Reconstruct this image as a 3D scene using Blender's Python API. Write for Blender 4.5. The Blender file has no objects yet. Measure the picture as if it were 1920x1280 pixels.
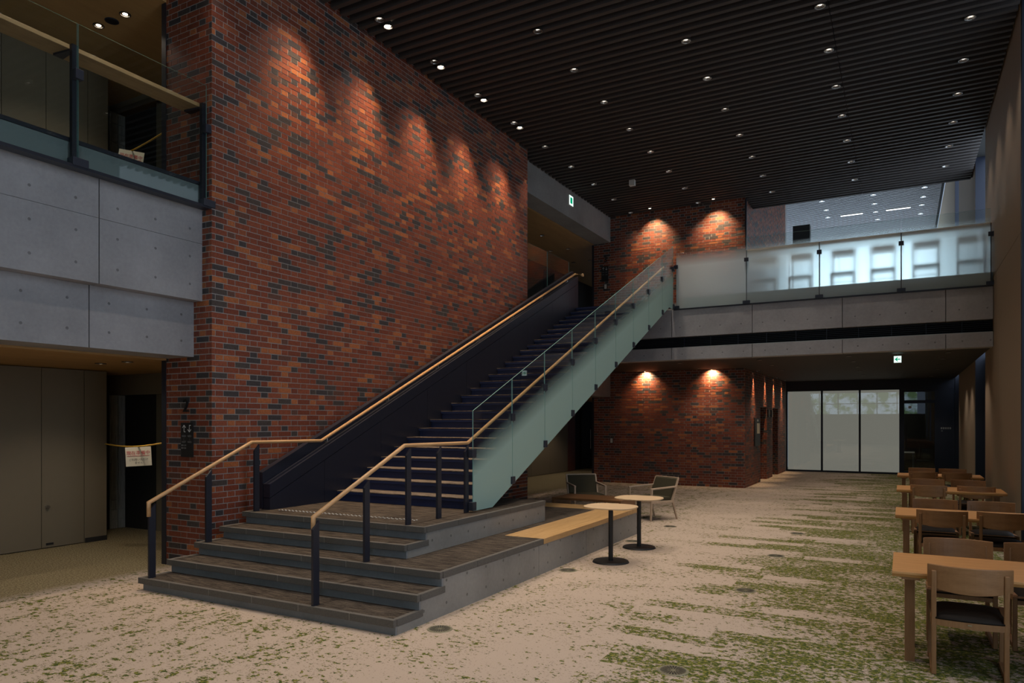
import bpy, math, random
from mathutils import Vector, Matrix

random.seed(7)
scene = bpy.context.scene
COL = scene.collection

# ------------------------------------------------------------------ camera
FPX, HORIZON, CAM_H = 1334.0, 790.0, 1.8
YAW = math.atan(733.0 / FPX)
cam_d = bpy.data.cameras.new("camera")
cam_d.sensor_width = 36.0
cam_d.lens = FPX / 1920.0 * 36.0
cam_d.shift_y = (HORIZON - 640.0) / 1920.0
cam_d.clip_end = 200
cam = bpy.data.objects.new("camera", cam_d)
COL.objects.link(cam)
cam.location = (0, 0, CAM_H)
cam.rotation_euler = (math.pi / 2, 0, YAW)
scene.camera = cam

# ------------------------------------------------------------------ world, exposure
world = bpy.data.worlds.new("world")
scene.world = world
world.use_nodes = True
world.node_tree.nodes["Background"].inputs[0].default_value = (0.55, 0.70, 0.95, 1)
world.node_tree.nodes["Background"].inputs[1].default_value = 0.6
vs = scene.view_settings
vs.view_transform = 'Standard'
vs.look = 'None'
vs.gamma = 1.0
vs.use_curve_mapping = False
vs.exposure = 0.0
scene.cycles.use_denoising = True
scene.cycles.max_bounces = 7
scene.cycles.diffuse_bounces = 3
scene.cycles.glossy_bounces = 3
scene.cycles.transmission_bounces = 6
scene.cycles.transparent_max_bounces = 16
scene.cycles.caustics_reflective = False
scene.cycles.caustics_refractive = False
scene.cycles.sample_clamp_indirect = 4.0

# light levels (all lamps and windows of the room)
WIN_SIDE = 0.7        # screened panes of the right wall
WIN_OPEN = 2.8        # unscreened panes nearest the entrance
WIN_REAR = 2.8        # window band of the rear wall
WIN_HALL = 5.5        # daylit end wall of the hall behind the bridge
DOWN_W = 158.0        # watts of one ceiling downlight
WASH_W = 560.0        # watts of one brick wall washer
WARM = (1.0, 0.84, 0.68)
WARM2 = (1.0, 0.67, 0.38)
COOL = (0.70, 0.84, 1.0)

# ------------------------------------------------------------------ helpers
def link(o, parent=None):
    COL.objects.link(o)
    if parent is not None:
        o.parent = parent
    return o

def tag(o, label=None, cat=None, group=None, kind=None):
    if label: o["label"] = label
    if cat: o["category"] = cat
    if group: o["group"] = group
    if kind: o["kind"] = kind
    return o

def wloc(p):
    v = Vector((0, 0, 0))
    while p is not None:
        v += p.location
        p = p.parent
    return v

def empty(name, loc=(0, 0, 0), rz=0.0, parent=None):
    o = bpy.data.objects.new(name, None)
    o.empty_display_size = 0.1
    o.location = loc
    o.rotation_euler = (0, 0, rz)
    return link(o, parent)

def mobj(name, verts, faces, mat, parent=None, world=True, smooth=False, bevel=0.0, mats=None, fmat=None):
    """mesh object; with world=True vertices are in world space and the parent only moves its origin"""
    off = wloc(parent) if (parent is not None and world) else Vector((0, 0, 0))
    me = bpy.data.meshes.new(name)
    me.from_pydata([tuple(Vector(v) - off) for v in verts], [], faces)
    if mats:
        for m in mats: me.materials.append(m)
        if fmat: me.polygons.foreach_set("material_index", fmat)
    elif mat is not None:
        me.materials.append(mat)
    if smooth:
        me.polygons.foreach_set("use_smooth", [True] * len(me.polygons))
    me.update()
    o = bpy.data.objects.new(name, me)
    if bevel > 0:
        b = o.modifiers.new("bevel", 'BEVEL')
        b.width = bevel; b.segments = 2; b.limit_method = 'ANGLE'
    return link(o, parent)

BF = [(0, 3, 2, 1), (4, 5, 6, 7), (0, 1, 5, 4), (1, 2, 6, 5), (2, 3, 7, 6), (3, 0, 4, 7)]
def bv(x0, x1, y0, y1, z0, z1):
    return [(x0, y0, z0), (x1, y0, z0), (x1, y1, z0), (x0, y1, z0), (x0, y0, z1), (x1, y0, z1), (x1, y1, z1), (x0, y1, z1)]

def box(name, x0, x1, y0, y1, z0, z1, mat, parent=None, bevel=0.0, world=True):
    return mobj(name, bv(x0, x1, y0, y1, z0, z1), BF, mat, parent, world, bevel=bevel)

class MB:
    def __init__(self): self.v = []; self.f = []
    def box(self, *a):
        n = len(self.v); self.v += bv(*a); self.f += [tuple(i + n for i in q) for q in BF]; return self
    def add(self, v, f):
        n = len(self.v); self.v += list(v); self.f += [tuple(i + n for i in q) for q in f]; return self
    def build(self, name, mat, parent=None, **k): return mobj(name, self.v, self.f, mat, parent, **k)

def prism_x(x0, x1, prof):
    """profile [(y,z)...] extruded along x"""
    n = len(prof)
    v = [(x0, y, z) for y, z in prof] + [(x1, y, z) for y, z in prof]
    a = sum(prof[i][0] * prof[(i + 1) % n][1] - prof[(i + 1) % n][0] * prof[i][1] for i in range(n))
    f = [tuple(range(n - 1, -1, -1)), tuple(range(n, 2 * n))] + [(i, (i + 1) % n, n + (i + 1) % n, n + i) for i in range(n)]
    if a < 0: f = [tuple(reversed(q)) for q in f]
    return v, f

def prism_z(z0, z1, prof):
    n = len(prof)
    v = [(x, y, z0) for x, y in prof] + [(x, y, z1) for x, y in prof]
    a = sum(prof[i][0] * prof[(i + 1) % n][1] - prof[(i + 1) % n][0] * prof[i][1] for i in range(n))
    f = [tuple(range(n - 1, -1, -1)), tuple(range(n, 2 * n))] + [(i, (i + 1) % n, n + (i + 1) % n, n + i) for i in range(n)]
    if a < 0: f = [tuple(reversed(q)) for q in f]
    return v, f

def tube(pts, r, n=12):
    pts = [Vector(p) for p in pts]
    v = []; f = []
    for i, p in enumerate(pts):
        if i == 0: t = (pts[1] - p).normalized(); k = 1
        elif i == len(pts) - 1: t = (p - pts[i - 1]).normalized(); k = 1
        else:
            a = (p - pts[i - 1]).normalized(); b = (pts[i + 1] - p).normalized()
            t = (a + b).normalized(); k = 1 / max(0.4, math.cos(a.angle(b) / 2))
        ref = Vector((1, 0, 0)) if abs(t.x) < 0.9 else Vector((0, 1, 0))
        s = t.cross(ref).normalized(); u = s.cross(t).normalized()
        for j in range(n):
            an = 2 * math.pi * j / n
            v.append(tuple(p + u * (math.cos(an) * r) + s * (math.sin(an) * r * k)))
    for i in range(len(pts) - 1):
        for j in range(n):
            f.append((i * n + j, i * n + (j + 1) % n, (i + 1) * n + (j + 1) % n, (i + 1) * n + j))
    f.append(tuple(range(n - 1, -1, -1))); f.append(tuple(range((len(pts) - 1) * n, len(pts) * n)))
    return v, f

def disc(cx, cy, z0, z1, r, n=32, r2=None):
    r2 = r if r2 is None else r2
    v = [(cx + r * math.cos(2 * math.pi * i / n), cy + r * math.sin(2 * math.pi * i / n), z0) for i in range(n)]
    v += [(cx + r2 * math.cos(2 * math.pi * i / n), cy + r2 * math.sin(2 * math.pi * i / n), z1) for i in range(n)]
    f = [tuple(range(n - 1, -1, -1)), tuple(range(n, 2 * n))] + [(i, (i + 1) % n, n + (i + 1) % n, n + i) for i in range(n)]
    return v, f

def text_mesh(name, body, size, mat, parent, loc, rot, align='CENTER', extrude=0.0):
    cu = bpy.data.curves.new(name, 'FONT')
    cu.body = body; cu.size = size; cu.align_x = align; cu.align_y = 'CENTER'; cu.extrude = extrude
    cu.resolution_u = 3
    o = bpy.data.objects.new(name + "_src", cu)
    COL.objects.link(o)
    dg = bpy.context.evaluated_depsgraph_get()
    me = bpy.data.meshes.new_from_object(o.evaluated_get(dg))
    bpy.data.objects.remove(o)
    bpy.data.curves.remove(cu)
    me.materials.clear(); me.materials.append(mat)
    t = bpy.data.objects.new(name, me)
    t.location = Vector(loc) - (wloc(parent) if parent else Vector((0, 0, 0)))
    t.rotation_euler = rot
    return link(t, parent)

ORD = ['first', 'second', 'third', 'fourth', 'fifth', 'sixth', 'seventh', 'eighth', 'ninth', 'tenth', 'eleventh', 'twelfth', 'thirteenth', 'fourteenth', 'fifteenth', 'sixteenth']

# ------------------------------------------------------------------ materials
def new_mat(name):
    m = bpy.data.materials.new(name); m.use_nodes = True
    nt = m.node_tree
    return m, nt, nt.nodes["Principled BSDF"], nt.nodes["Material Output"]

def N(nt, typ, **k):
    n = nt.nodes.new(typ)
    for a, b in k.items(): setattr(n, a, b)
    return n

def mth(nt, op, a, b=None, c=None, clamp=False):
    n = N(nt, 'ShaderNodeMath', operation=op); n.use_clamp = clamp
    for i, x in enumerate((a, b, c)):
        if x is None: continue
        if isinstance(x, (int, float)): n.inputs[i].default_value = x
        else: nt.links.new(x, n.inputs[i])
    return n.outputs[0]

def mixc(nt, fac, a, b):
    n = N(nt, 'ShaderNodeMix', data_type='RGBA')
    for i, x in ((0, fac), (6, a), (7, b)):
        if isinstance(x, (int, float)): n.inputs[i].default_value = x
        elif isinstance(x, (tuple, list)): n.inputs[i].default_value = tuple(x) + ((1,) if len(x) == 3 else ())
        else: nt.links.new(x, n.inputs[i])
    return n.outputs[2]

def maprange(nt, x, a, b, c=0.0, d=1.0):
    n = N(nt, 'ShaderNodeMapRange')
    nt.links.new(x, n.inputs[0])
    for i, q in enumerate((a, b, c, d)): n.inputs[i + 1].default_value = q
    return n.outputs[0]

def noise(nt, vec, scale, detail=2.0, rough=0.5, dim='3D'):
    n = N(nt, 'ShaderNodeTexNoise', noise_dimensions=dim)
    n.inputs['Scale'].default_value = scale; n.inputs['Detail'].default_value = detail; n.inputs['Roughness'].default_value = rough
    if vec is not None: nt.links.new(vec, n.inputs['Vector'])
    return n.outputs[0]

def pos(nt): return N(nt, 'ShaderNodeNewGeometry').outputs['Position']
def objco(nt): return N(nt, 'ShaderNodeTexCoord').outputs['Object']
def scaled(nt, vec, s):
    n = N(nt, 'ShaderNodeVectorMath', operation='MULTIPLY'); nt.links.new(vec, n.inputs[0]); n.inputs[1].default_value = s
    return n.outputs[0]

def plain(name, col, rough=0.6, metal=0.0, spec=0.5, var=0.0, vscale=8.0, bump=0.0, stretch=(1, 1, 1)):
    m, nt, b, out = new_mat(name)
    b.inputs['Roughness'].default_value = rough
    b.inputs['Metallic'].default_value = metal
    b.inputs['Specular IOR Level'].default_value = spec
    b.inputs['Base Color'].default_value = tuple(col) + (1,)
    if var > 0 or bump > 0:
        n = noise(nt, scaled(nt, objco(nt), stretch), vscale, 3.0)
        if var > 0:
            nt.links.new(mixc(nt, n, [c * (1 - var) for c in col], [min(1, c * (1 + var)) for c in col]), b.inputs['Base Color'])
        if bump > 0:
            bp = N(nt, 'ShaderNodeBump'); bp.inputs['Strength'].default_value = bump; bp.inputs['Distance'].default_value = 0.01
            nt.links.new(n, bp.inputs['Height']); nt.links.new(bp.outputs[0], b.inputs['Normal'])
    return m

def emit(name, col, strength, var=0.0):
    m, nt, b, out = new_mat(name)
    nt.nodes.remove(b)
    e = N(nt, 'ShaderNodeEmission')
    e.inputs[0].default_value = tuple(col) + (1,); e.inputs[1].default_value = strength
    nt.links.new(e.outputs[0], out.inputs[0])
    return m

def wood(name, c1, c2, rough=0.45, axis='X', scale=6.0):
    m, nt, b, out = new_mat(name)
    st = {'X': (0.12, 1, 1), 'Y': (1, 0.12, 1), 'Z': (1, 1, 0.12)}[axis]
    v = scaled(nt, objco(nt), st)
    n1 = noise(nt, v, scale * 4, 4.0, 0.6)
    n2 = noise(nt, v, scale * 22, 2.0, 0.6)
    f = mth(nt, 'ADD', mth(nt, 'MULTIPLY', n1, 0.7), mth(nt, 'MULTIPLY', n2, 0.3))
    nt.links.new(mixc(nt, maprange(nt, f, 0.3, 0.7), c1, c2), b.inputs['Base Color'])
    b.inputs['Roughness'].default_value = rough
    return m

def concrete(name, col, faceaxis='Y', pu=0.45, ou=0.0, pz=0.33, oz=0.0, holes=True, r=0.016, zrange=None):
    """fair-faced concrete; form-tie holes on a grid along u (X or Y) and z"""
    m, nt, b, out = new_mat(name)
    p = pos(nt)
    n1 = noise(nt, p, 1.1, 4.0, 0.6); n2 = noise(nt, p, 26.0, 3.0, 0.6)
    f = mth(nt, 'ADD', mth(nt, 'MULTIPLY', n1, 0.75), mth(nt, 'MULTIPLY', n2, 0.25))
    c = mixc(nt, maprange(nt, f, 0.32, 0.68), [x * 0.78 for x in col], [x * 1.2 for x in col])
    if holes:
        s = N(nt, 'ShaderNodeSeparateXYZ'); nt.links.new(p, s.inputs[0])
        u = s.outputs[1] if faceaxis == 'X' else s.outputs[0]
        fu = mth(nt, 'SUBTRACT', mth(nt, 'FLOORED_MODULO', mth(nt, 'SUBTRACT', u, ou - pu / 2), pu), pu / 2)
        fz = mth(nt, 'SUBTRACT', mth(nt, 'FLOORED_MODULO', mth(nt, 'SUBTRACT', s.outputs[2], oz - pz / 2), pz), pz / 2)
        d = mth(nt, 'SQRT', mth(nt, 'ADD', mth(nt, 'POWER', fu, 2), mth(nt, 'POWER', fz, 2)))
        mask = maprange(nt, d, r * 0.75, r, 1.0, 0.0)
        if zrange:
            mask = mth(nt, 'MULTIPLY', mask, mth(nt, 'GREATER_THAN', s.outputs[2], zrange[0]))
            mask = mth(nt, 'MULTIPLY', mask, mth(nt, 'LESS_THAN', s.outputs[2], zrange[1]))
        c = mixc(nt, mth(nt, 'MULTIPLY', mask, 0.72), c, [x * 0.35 for x in col])
        bp = N(nt, 'ShaderNodeBump'); bp.inputs['Strength'].default_value = 0.6; bp.inputs['Distance'].default_value = 0.01
        nt.links.new(mth(nt, 'SUBTRACT', mth(nt, 'MULTIPLY', n2, 0.12), mask), bp.inputs['Height'])
        nt.links.new(bp.outputs[0], b.inputs['Normal'])
    nt.links.new(c, b.inputs['Base Color'])
    b.inputs['Roughness'].default_value = 0.7
    return m

# bricks: colour per face from the attribute "tone"
def brick_mat():
    m, nt, b, out = new_mat("fired_brick")
    a = N(nt, 'ShaderNodeAttribute', attribute_name="tone")
    n = noise(nt, pos(nt), 42.0, 3.0, 0.6)
    g = maprange(nt, n, 0.3, 0.7, 0.74, 1.26)
    v = N(nt, 'ShaderNodeVectorMath', operation='SCALE'); nt.links.new(a.outputs['Color'], v.inputs[0]); nt.links.new(g, v.inputs['Scale'])
    nt.links.new(v.outputs[0], b.inputs['Base Color'])
    b.inputs['Roughness'].default_value = 0.55
    b.inputs['Specular IOR Level'].default_value = 0.35
    bp = N(nt, 'ShaderNodeBump'); bp.inputs['Strength'].default_value = 0.25; bp.inputs['Distance'].default_value = 0.004
    nt.links.new(n, bp.inputs['Height']); nt.links.new(bp.outputs[0], b.inputs['Normal'])
    return m

def carpet_mat():
    m, nt, b, out = new_mat("leaf_pattern_carpet")
    p = pos(nt)
    s = N(nt, 'ShaderNodeSeparateXYZ'); nt.links.new(p, s.inputs[0])
    x, y = s.outputs[0], s.outputs[1]
    # tile cells 1.0 x 0.25 m, rows shifted
    row = mth(nt, 'FLOOR', mth(nt, 'DIVIDE', y, 0.25))
    wr = N(nt, 'ShaderNodeTexWhiteNoise', noise_dimensions='1D'); nt.links.new(row, wr.inputs['W'])
    cx = mth(nt, 'FLOOR', mth(nt, 'ADD', x, mth(nt, 'MULTIPLY', wr.outputs[0], 1.0)))
    cv = N(nt, 'ShaderNodeCombineXYZ'); nt.links.new(cx, cv.inputs[0]); nt.links.new(row, cv.inputs[1])
    wc = N(nt, 'ShaderNodeTexWhiteNoise', noise_dimensions='2D'); nt.links.new(cv.outputs[0], wc.inputs['Vector'])
    tile = wc.outputs[0]
    tx = mth(nt, 'ADD', x, mth(nt, 'MULTIPLY', mth(nt, 'SUBTRACT', tile, 0.5), 2.5))
    dens = maprange(nt, tx, -1.95, -0.95)
    pp = scaled(nt, p, (1.0, 1.25, 1.0))
    n1 = noise(nt, pp, 15.0, 3.0, 0.68)
    n2a = noise(nt, pp, 1.7, 2.0, 0.5)
    n2b = noise(nt, scaled(nt, p, (2.6, 0.95, 1.0)), 2.3, 3.0, 0.6)
    wl = maprange(nt, x, -4.2, -3.0)
    n2 = mth(nt, 'ADD', mth(nt, 'MULTIPLY', n2a, wl), mth(nt, 'MULTIPLY', n2b, mth(nt, 'SUBTRACT', 1.0, wl)))
    thr = mth(nt, 'SUBTRACT', mth(nt, 'ADD', 0.568, mth(nt, 'MULTIPLY', wl, 0.034)), mth(nt, 'MULTIPLY', dens, 0.142))
    thr = mth(nt, 'SUBTRACT', thr, mth(nt, 'MULTIPLY', mth(nt, 'SUBTRACT', n2, 0.5), mth(nt, 'SUBTRACT', 0.52, mth(nt, 'MULTIPLY', wl, 0.26))))
    mask = maprange(nt, mth(nt, 'SUBTRACT', n1, thr), 0.0, 0.018)
    n3 = noise(nt, pp, 38.0, 2.0, 0.6)
    green = mixc(nt, maprange(nt, n3, 0.46, 0.60), (0.055, 0.075, 0.022), (0.22, 0.21, 0.045))
    # fine grey flecks
    n4 = noise(nt, pp, 46.0, 2.0, 0.6)
    fleck = mth(nt, 'MULTIPLY', maprange(nt, mth(nt, 'SUBTRACT', n4, mth(nt, 'SUBTRACT', thr, -0.02)), 0.0, 0.02), 0.75)
    n5 = noise(nt, p, 240.0, 2.0, 0.7)
    beige = mixc(nt, maprange(nt, n5, 0.3, 0.7), (0.40, 0.32, 0.26), (0.54, 0.44, 0.365))
    col = mixc(nt, fleck, beige, (0.20, 0.165, 0.12))
    col = mixc(nt, mask, col, green)
    # corridor carpet under the gallery
    oliv = mixc(nt, maprange(nt, noise(nt, scaled(nt, p, (1, 2.2, 1)), 34.0, 4.0, 0.75), 0.42, 0.60), (0.15, 0.115, 0.06), (0.42, 0.35, 0.21))
    col = mixc(nt, maprange(nt, mth(nt, 'ADD', x, mth(nt, 'MULTIPLY', n2, 0.2)), -8.02, -7.82), oliv, col)
    nt.links.new(col, b.inputs['Base Color'])
    b.inputs['Roughness'].default_value = 0.95
    b.inputs['Specular IOR Level'].default_value = 0.1
    bp = N(nt, 'ShaderNodeBump'); bp.inputs['Strength'].default_value = 0.3; bp.inputs['Distance'].default_value = 0.004
    nt.links.new(n5, bp.inputs['Height']); nt.links.new(bp.outputs[0], b.inputs['Normal'])
    return m

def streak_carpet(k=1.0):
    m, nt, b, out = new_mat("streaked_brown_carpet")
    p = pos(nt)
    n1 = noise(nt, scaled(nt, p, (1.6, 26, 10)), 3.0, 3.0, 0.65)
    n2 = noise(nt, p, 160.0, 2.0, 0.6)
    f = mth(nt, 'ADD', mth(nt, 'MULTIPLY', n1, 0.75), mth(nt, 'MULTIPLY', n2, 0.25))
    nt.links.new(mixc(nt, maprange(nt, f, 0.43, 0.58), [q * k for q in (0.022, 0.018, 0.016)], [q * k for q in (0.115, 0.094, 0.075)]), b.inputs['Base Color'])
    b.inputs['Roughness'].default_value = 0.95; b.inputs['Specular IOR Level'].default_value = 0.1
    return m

def schlick(nt):
    lw = N(nt, 'ShaderNodeLayerWeight'); lw.inputs[0].default_value = 0.5
    return mth(nt, 'ADD', 0.04, mth(nt, 'MULTIPLY', mth(nt, 'POWER', lw.outputs['Facing'], 5.0), 0.96))

def glass_clear(name, tint=(0.93, 0.97, 0.96)):
    m, nt, b, out = new_mat(name); nt.nodes.remove(b)
    tr = N(nt, 'ShaderNodeBsdfTransparent'); tr.inputs[0].default_value = tint + (1,)
    gl = N(nt, 'ShaderNodeBsdfGlossy'); gl.inputs['Roughness'].default_value = 0.0
    mx = N(nt, 'ShaderNodeMixShader')
    nt.links.new(schlick(nt), mx.inputs[0]); nt.links.new(tr.outputs[0], mx.inputs[1]); nt.links.new(gl.outputs[0], mx.inputs[2])
    nt.links.new(mx.outputs[0], out.inputs[0])
    return m

def glass_frost(name, a, bb, white=(0.60, 0.72, 0.70), body=0.55, rough=0.8, reach=0.93, dif=0.5):
    """etched film that starts below the top edge; attribute "frost" = metres below the top edge"""
    m, nt, b, out = new_mat(name); nt.nodes.remove(b)
    at = N(nt, 'ShaderNodeAttribute', attribute_name="frost")
    fac = maprange(nt, at.outputs['Fac'], a, bb, 0.0, reach)
    tr = N(nt, 'ShaderNodeBsdfTransparent'); tr.inputs[0].default_value = (0.95, 0.98, 0.97, 1)
    rf = N(nt, 'ShaderNodeBsdfRefraction'); rf.inputs['Color'].default_value = (0.85, 0.95, 0.95, 1)
    rf.inputs['Roughness'].default_value = rough; rf.inputs['IOR'].default_value = 1.10
    tl = N(nt, 'ShaderNodeBsdfTranslucent'); tl.inputs[0].default_value = white + (1,)
    df = N(nt, 'ShaderNodeBsdfDiffuse'); df.inputs[0].default_value = white + (1,)
    m1 = N(nt, 'ShaderNodeMixShader'); m1.inputs[0].default_value = dif
    nt.links.new(tl.outputs[0], m1.inputs[1]); nt.links.new(df.outputs[0], m1.inputs[2])
    m2 = N(nt, 'ShaderNodeMixShader'); m2.inputs[0].default_value = body
    nt.links.new(rf.outputs[0], m2.inputs[1]); nt.links.new(m1.outputs[0], m2.inputs[2])
    gl = N(nt, 'ShaderNodeBsdfGlossy'); gl.inputs['Roughness'].default_value = 0.0
    m0 = N(nt, 'ShaderNodeMixShader'); nt.links.new(schlick(nt), m0.inputs[0])
    nt.links.new(tr.outputs[0], m0.inputs[1]); nt.links.new(gl.outputs[0], m0.inputs[2])
    m3 = N(nt, 'ShaderNodeMixShader'); nt.links.new(fac, m3.inputs[0])
    nt.links.new(m0.outputs[0], m3.inputs[1]); nt.links.new(m2.outputs[0], m3.inputs[2])
    nt.links.new(m3.outputs[0], out.inputs[0])
    return m

M = {}
M['carpet'] = carpet_mat()
M['streak'] = streak_carpet()
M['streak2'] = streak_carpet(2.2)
M['brick'] = brick_mat()
M['mortar'] = plain("mortar", (0.36, 0.345, 0.33), 0.9, var=0.2, vscale=30)
M['conc_balc_up'] = concrete("fair_faced_concrete_upper", (0.335, 0.335, 0.355), 'X', 0.445, 4.70, 0.331, 3.442)
M['conc_balc_lo'] = concrete("fair_faced_concrete_lower", (0.325, 0.325, 0.345), 'X', 0.445, 4.70, 0.318, 2.772)
M['conc_bridge_up'] = concrete("fair_faced_concrete_bridge", (0.36, 0.36, 0.385), 'Y', 0.452, -4.023, 1.0, 3.95)
M['conc_bridge_lo'] = concrete("fair_faced_concrete_sill", (0.36, 0.36, 0.385), 'Y', 0.452, -4.424, 1.0, 3.34)
M['conc_step_side'] = concrete("fair_faced_concrete_plinth", (0.255, 0.245, 0.23), 'X', 0.36, 5.527, 0.21, 0.11)
M['conc_plain'] = concrete("fair_faced_concrete", (0.27, 0.265, 0.26), holes=False)
M['riser'] = concrete("blue_grey_riser", (0.215, 0.225, 0.24), holes=False)
M['stone'] = plain("grey_stone_nosing", (0.105, 0.098, 0.090), 0.75, var=0.35, vscale=90)
M['grout'] = plain("pale_grout", (0.33, 0.31, 0.28), 0.8)
M['navy'] = plain("navy_steel", (0.012, 0.014, 0.028), 0.42, var=0.15)
M['navy_blue_lit'] = plain("navy_steel_blue_lit", (0.014, 0.024, 0.080), 0.45)  # bluer than the other navy: window light on the stair put into the colour
M['navy_post'] = plain("navy_post_steel", (0.016, 0.018, 0.030), 0.4)
M['navy_wall'] = plain("navy_wall_panel", (0.007, 0.012, 0.030), 0.5)
M['bay_panel'] = plain("dark_grey_bay_panel", (0.035, 0.042, 0.055), 0.35)
M['clamp'] = plain("dark_clamp_metal", (0.035, 0.040, 0.060), 0.4, metal=0.3)
M['oak_rail'] = wood("oak_handrail", (0.48, 0.27, 0.12), (0.62, 0.38, 0.19), 0.35, 'Y')
M['oak_bench'] = wood("oak_bench", (0.40, 0.23, 0.09), (0.60, 0.38, 0.17), 0.45, 'Y', 4.0)
M['oak_bench_x'] = wood("oak_bench_cross", (0.40, 0.23, 0.09), (0.60, 0.38, 0.17), 0.45, 'X', 4.0)
M['oak_counter'] = wood("oak_counter", (0.36, 0.22, 0.10), (0.52, 0.34, 0.17), 0.5, 'Y')
M['oak_table'] = wood("oak_table", (0.50, 0.235, 0.080), (0.66, 0.345, 0.13), 0.42, 'X', 5.0)
M['oak_leg'] = wood("oak_leg", (0.23, 0.108, 0.043), (0.34, 0.17, 0.072), 0.5, 'Z', 5.0)
M['oak_back'] = wood("oak_backrest", (0.25, 0.118, 0.047), (0.36, 0.18, 0.078), 0.45, 'X', 5.0)
M['walnut'] = wood("brown_table_wood", (0.15, 0.070, 0.028), (0.22, 0.105, 0.042), 0.4, 'X', 5.0)
M['pale_wood'] = wood("pale_beech", (0.48, 0.36, 0.26), (0.60, 0.46, 0.34), 0.5, 'Z', 5.0)
M['pale_top'] = wood("pale_table_top", (0.60, 0.42, 0.25), (0.70, 0.52, 0.33), 0.45, 'X', 4.0)
M['ply_ceiling'] = wood("plywood_ceiling", (0.40, 0.235, 0.085), (0.50, 0.30, 0.115), 0.55, 'Y', 1.5)
M['leather'] = plain("dark_brown_leather", (0.010, 0.0065, 0.005), 0.6, spec=0.2, bump=0.1, vscale=60)
M['olive'] = plain("olive_fabric", (0.070, 0.062, 0.040), 0.95, var=0.15, vscale=150, spec=0.1)
M['black'] = plain("black_metal", (0.010, 0.010, 0.011), 0.45)
M['slat'] = plain("black_brown_slat", (0.050, 0.042, 0.040), 0.7, var=0.1)
M['plenum'] = plain("black_plenum", (0.006, 0.006, 0.006), 0.9)
M['soffit'] = plain("dark_soffit", (0.035, 0.028, 0.024), 0.7, var=0.1)
M['tan'] = plain("tan_wall_cloth", (0.30, 0.235, 0.175), 0.9, var=0.12, vscale=60, stretch=(1, 1, 0.02), spec=0.1)
M['door_tan'] = plain("olive_tan_panel", (0.185, 0.148, 0.095), 0.6, var=0.04)
M['red_panel'] = plain("red_brown_panel", (0.16, 0.045, 0.022), 0.6)
M['dark_wall'] = plain("dark_wall", (0.018, 0.016, 0.014), 0.8)
M['white'] = plain("white_plastic", (0.62, 0.62, 0.60), 0.5)
M['paper'] = plain("cream_paper", (0.72, 0.66, 0.52), 0.8)
M['red_ink'] = plain("red_ink", (0.50, 0.02, 0.03), 0.8)
M['black_ink'] = plain("black_ink", (0.02, 0.02, 0.02), 0.8)
M['white_ink'] = plain("white_ink", (0.75, 0.78, 0.80), 0.7)
M['grey_ink'] = plain("grey_ink", (0.30, 0.31, 0.32), 0.7)
M['sign_black'] = plain("black_sign_plate", (0.012, 0.012, 0.014), 0.5)
M['rope'] = plain("yellow_rope", (0.55, 0.33, 0.04), 0.7)
M['chrome'] = plain("chrome_reflector", (0.55, 0.53, 0.50), 0.28, metal=1.0)
M['tile_pat'] = plain("grey_mosaic", (0.36, 0.38, 0.36), 0.5, var=0.9, vscale=14, stretch=(6, 6, 0.25))
M['vent'] = plain("olive_floor_vent", (0.22, 0.20, 0.13), 0.5)
M['gclear'] = glass_clear("clear_glass")
M['gedge'] = plain("green_glass_edge", (0.22, 0.42, 0.40), 0.15)
M['fstair'] = glass_frost("etched_stair_glass", 0.46, 0.82, (0.40, 0.60, 0.58), 0.94, 0.9, 0.985, 0.75)
M['fbridge'] = glass_frost("etched_bridge_glass", 0.16, 0.48, (0.80, 0.90, 0.93), 0.68, 0.85, 0.97, 0.42)
M['fclear'] = glass_frost("plain_rail_glass", 5, 6)
M['win_open'] = emit("daylit_open_pane", COOL, WIN_OPEN)
M['win_side'] = emit("daylit_side_pane", COOL, WIN_SIDE)
def view_pane():
    m, nt, b, out = new_mat("rear_window_view"); nt.nodes.remove(b)
    n = noise(nt, pos(nt), 1.1, 5.0, 0.65)
    c = mixc(nt, maprange(nt, n, 0.44, 0.56), (0.16, 0.26, 0.13), (0.62, 0.80, 1.0))
    e = N(nt, 'ShaderNodeEmission'); nt.links.new(c, e.inputs[0]); e.inputs[1].default_value = WIN_REAR
    nt.links.new(e.outputs[0], out.inputs[0]); return m
M['win_rear'] = view_pane()
M['win_hall'] = emit("daylit_hall_pane", (0.66, 0.84, 1.0), WIN_HALL)
M['blind'] = emit("backlit_roller_blind", (1.0, 0.92, 0.80), 0.18)
M['lamp_on'] = emit("lamp_lens", (1.0, 0.86, 0.66), 14.0)
M['lamp_dim'] = emit("lamp_lens_dim", (1.0, 0.90, 0.76), 1.8)
M['lamp_hall'] = emit("hall_lamp", (0.85, 0.93, 1.0), 3.0)
M['sign_white'] = emit("lit_sign_white", (0.80, 1.0, 0.92), 1.2)
M['sign_green'] = emit("lit_sign_green", (0.0, 0.42, 0.20), 0.8)

def fattr(o, fn):
    """float point attribute 'frost' from world position"""
    me = o.data; off = wloc(o)
    a = me.attributes.new("frost", 'FLOAT', 'POINT')
    a.data.foreach_set("value", [fn(v.co + off) for v in me.vertices])

# ------------------------------------------------------------------ key dimensions (m)
WX = -7.295                    # long brick wall plane
WY0, WY1 = 5.767, 13.98        # its ends
BLK = -8.14                    # back of the brick block
BBY = 19.86                    # brick wall behind the bridge
RETX = -3.74                   # return of that wall
BRY = 16.13                    # bridge front
RX = 1.5                       # right wall
CZ = 7.80                      # underside of ceiling slats
FZ = 4.37                      # top of the concrete edge
UF = 4.566                     # upper floor finish
SOF = 3.24                     # ceiling below the bridge
GWY = 27.6                     # glazed room front
HZ = 11.4                      # hall ceiling
CORX = -10.65                  # corridor wall

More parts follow.
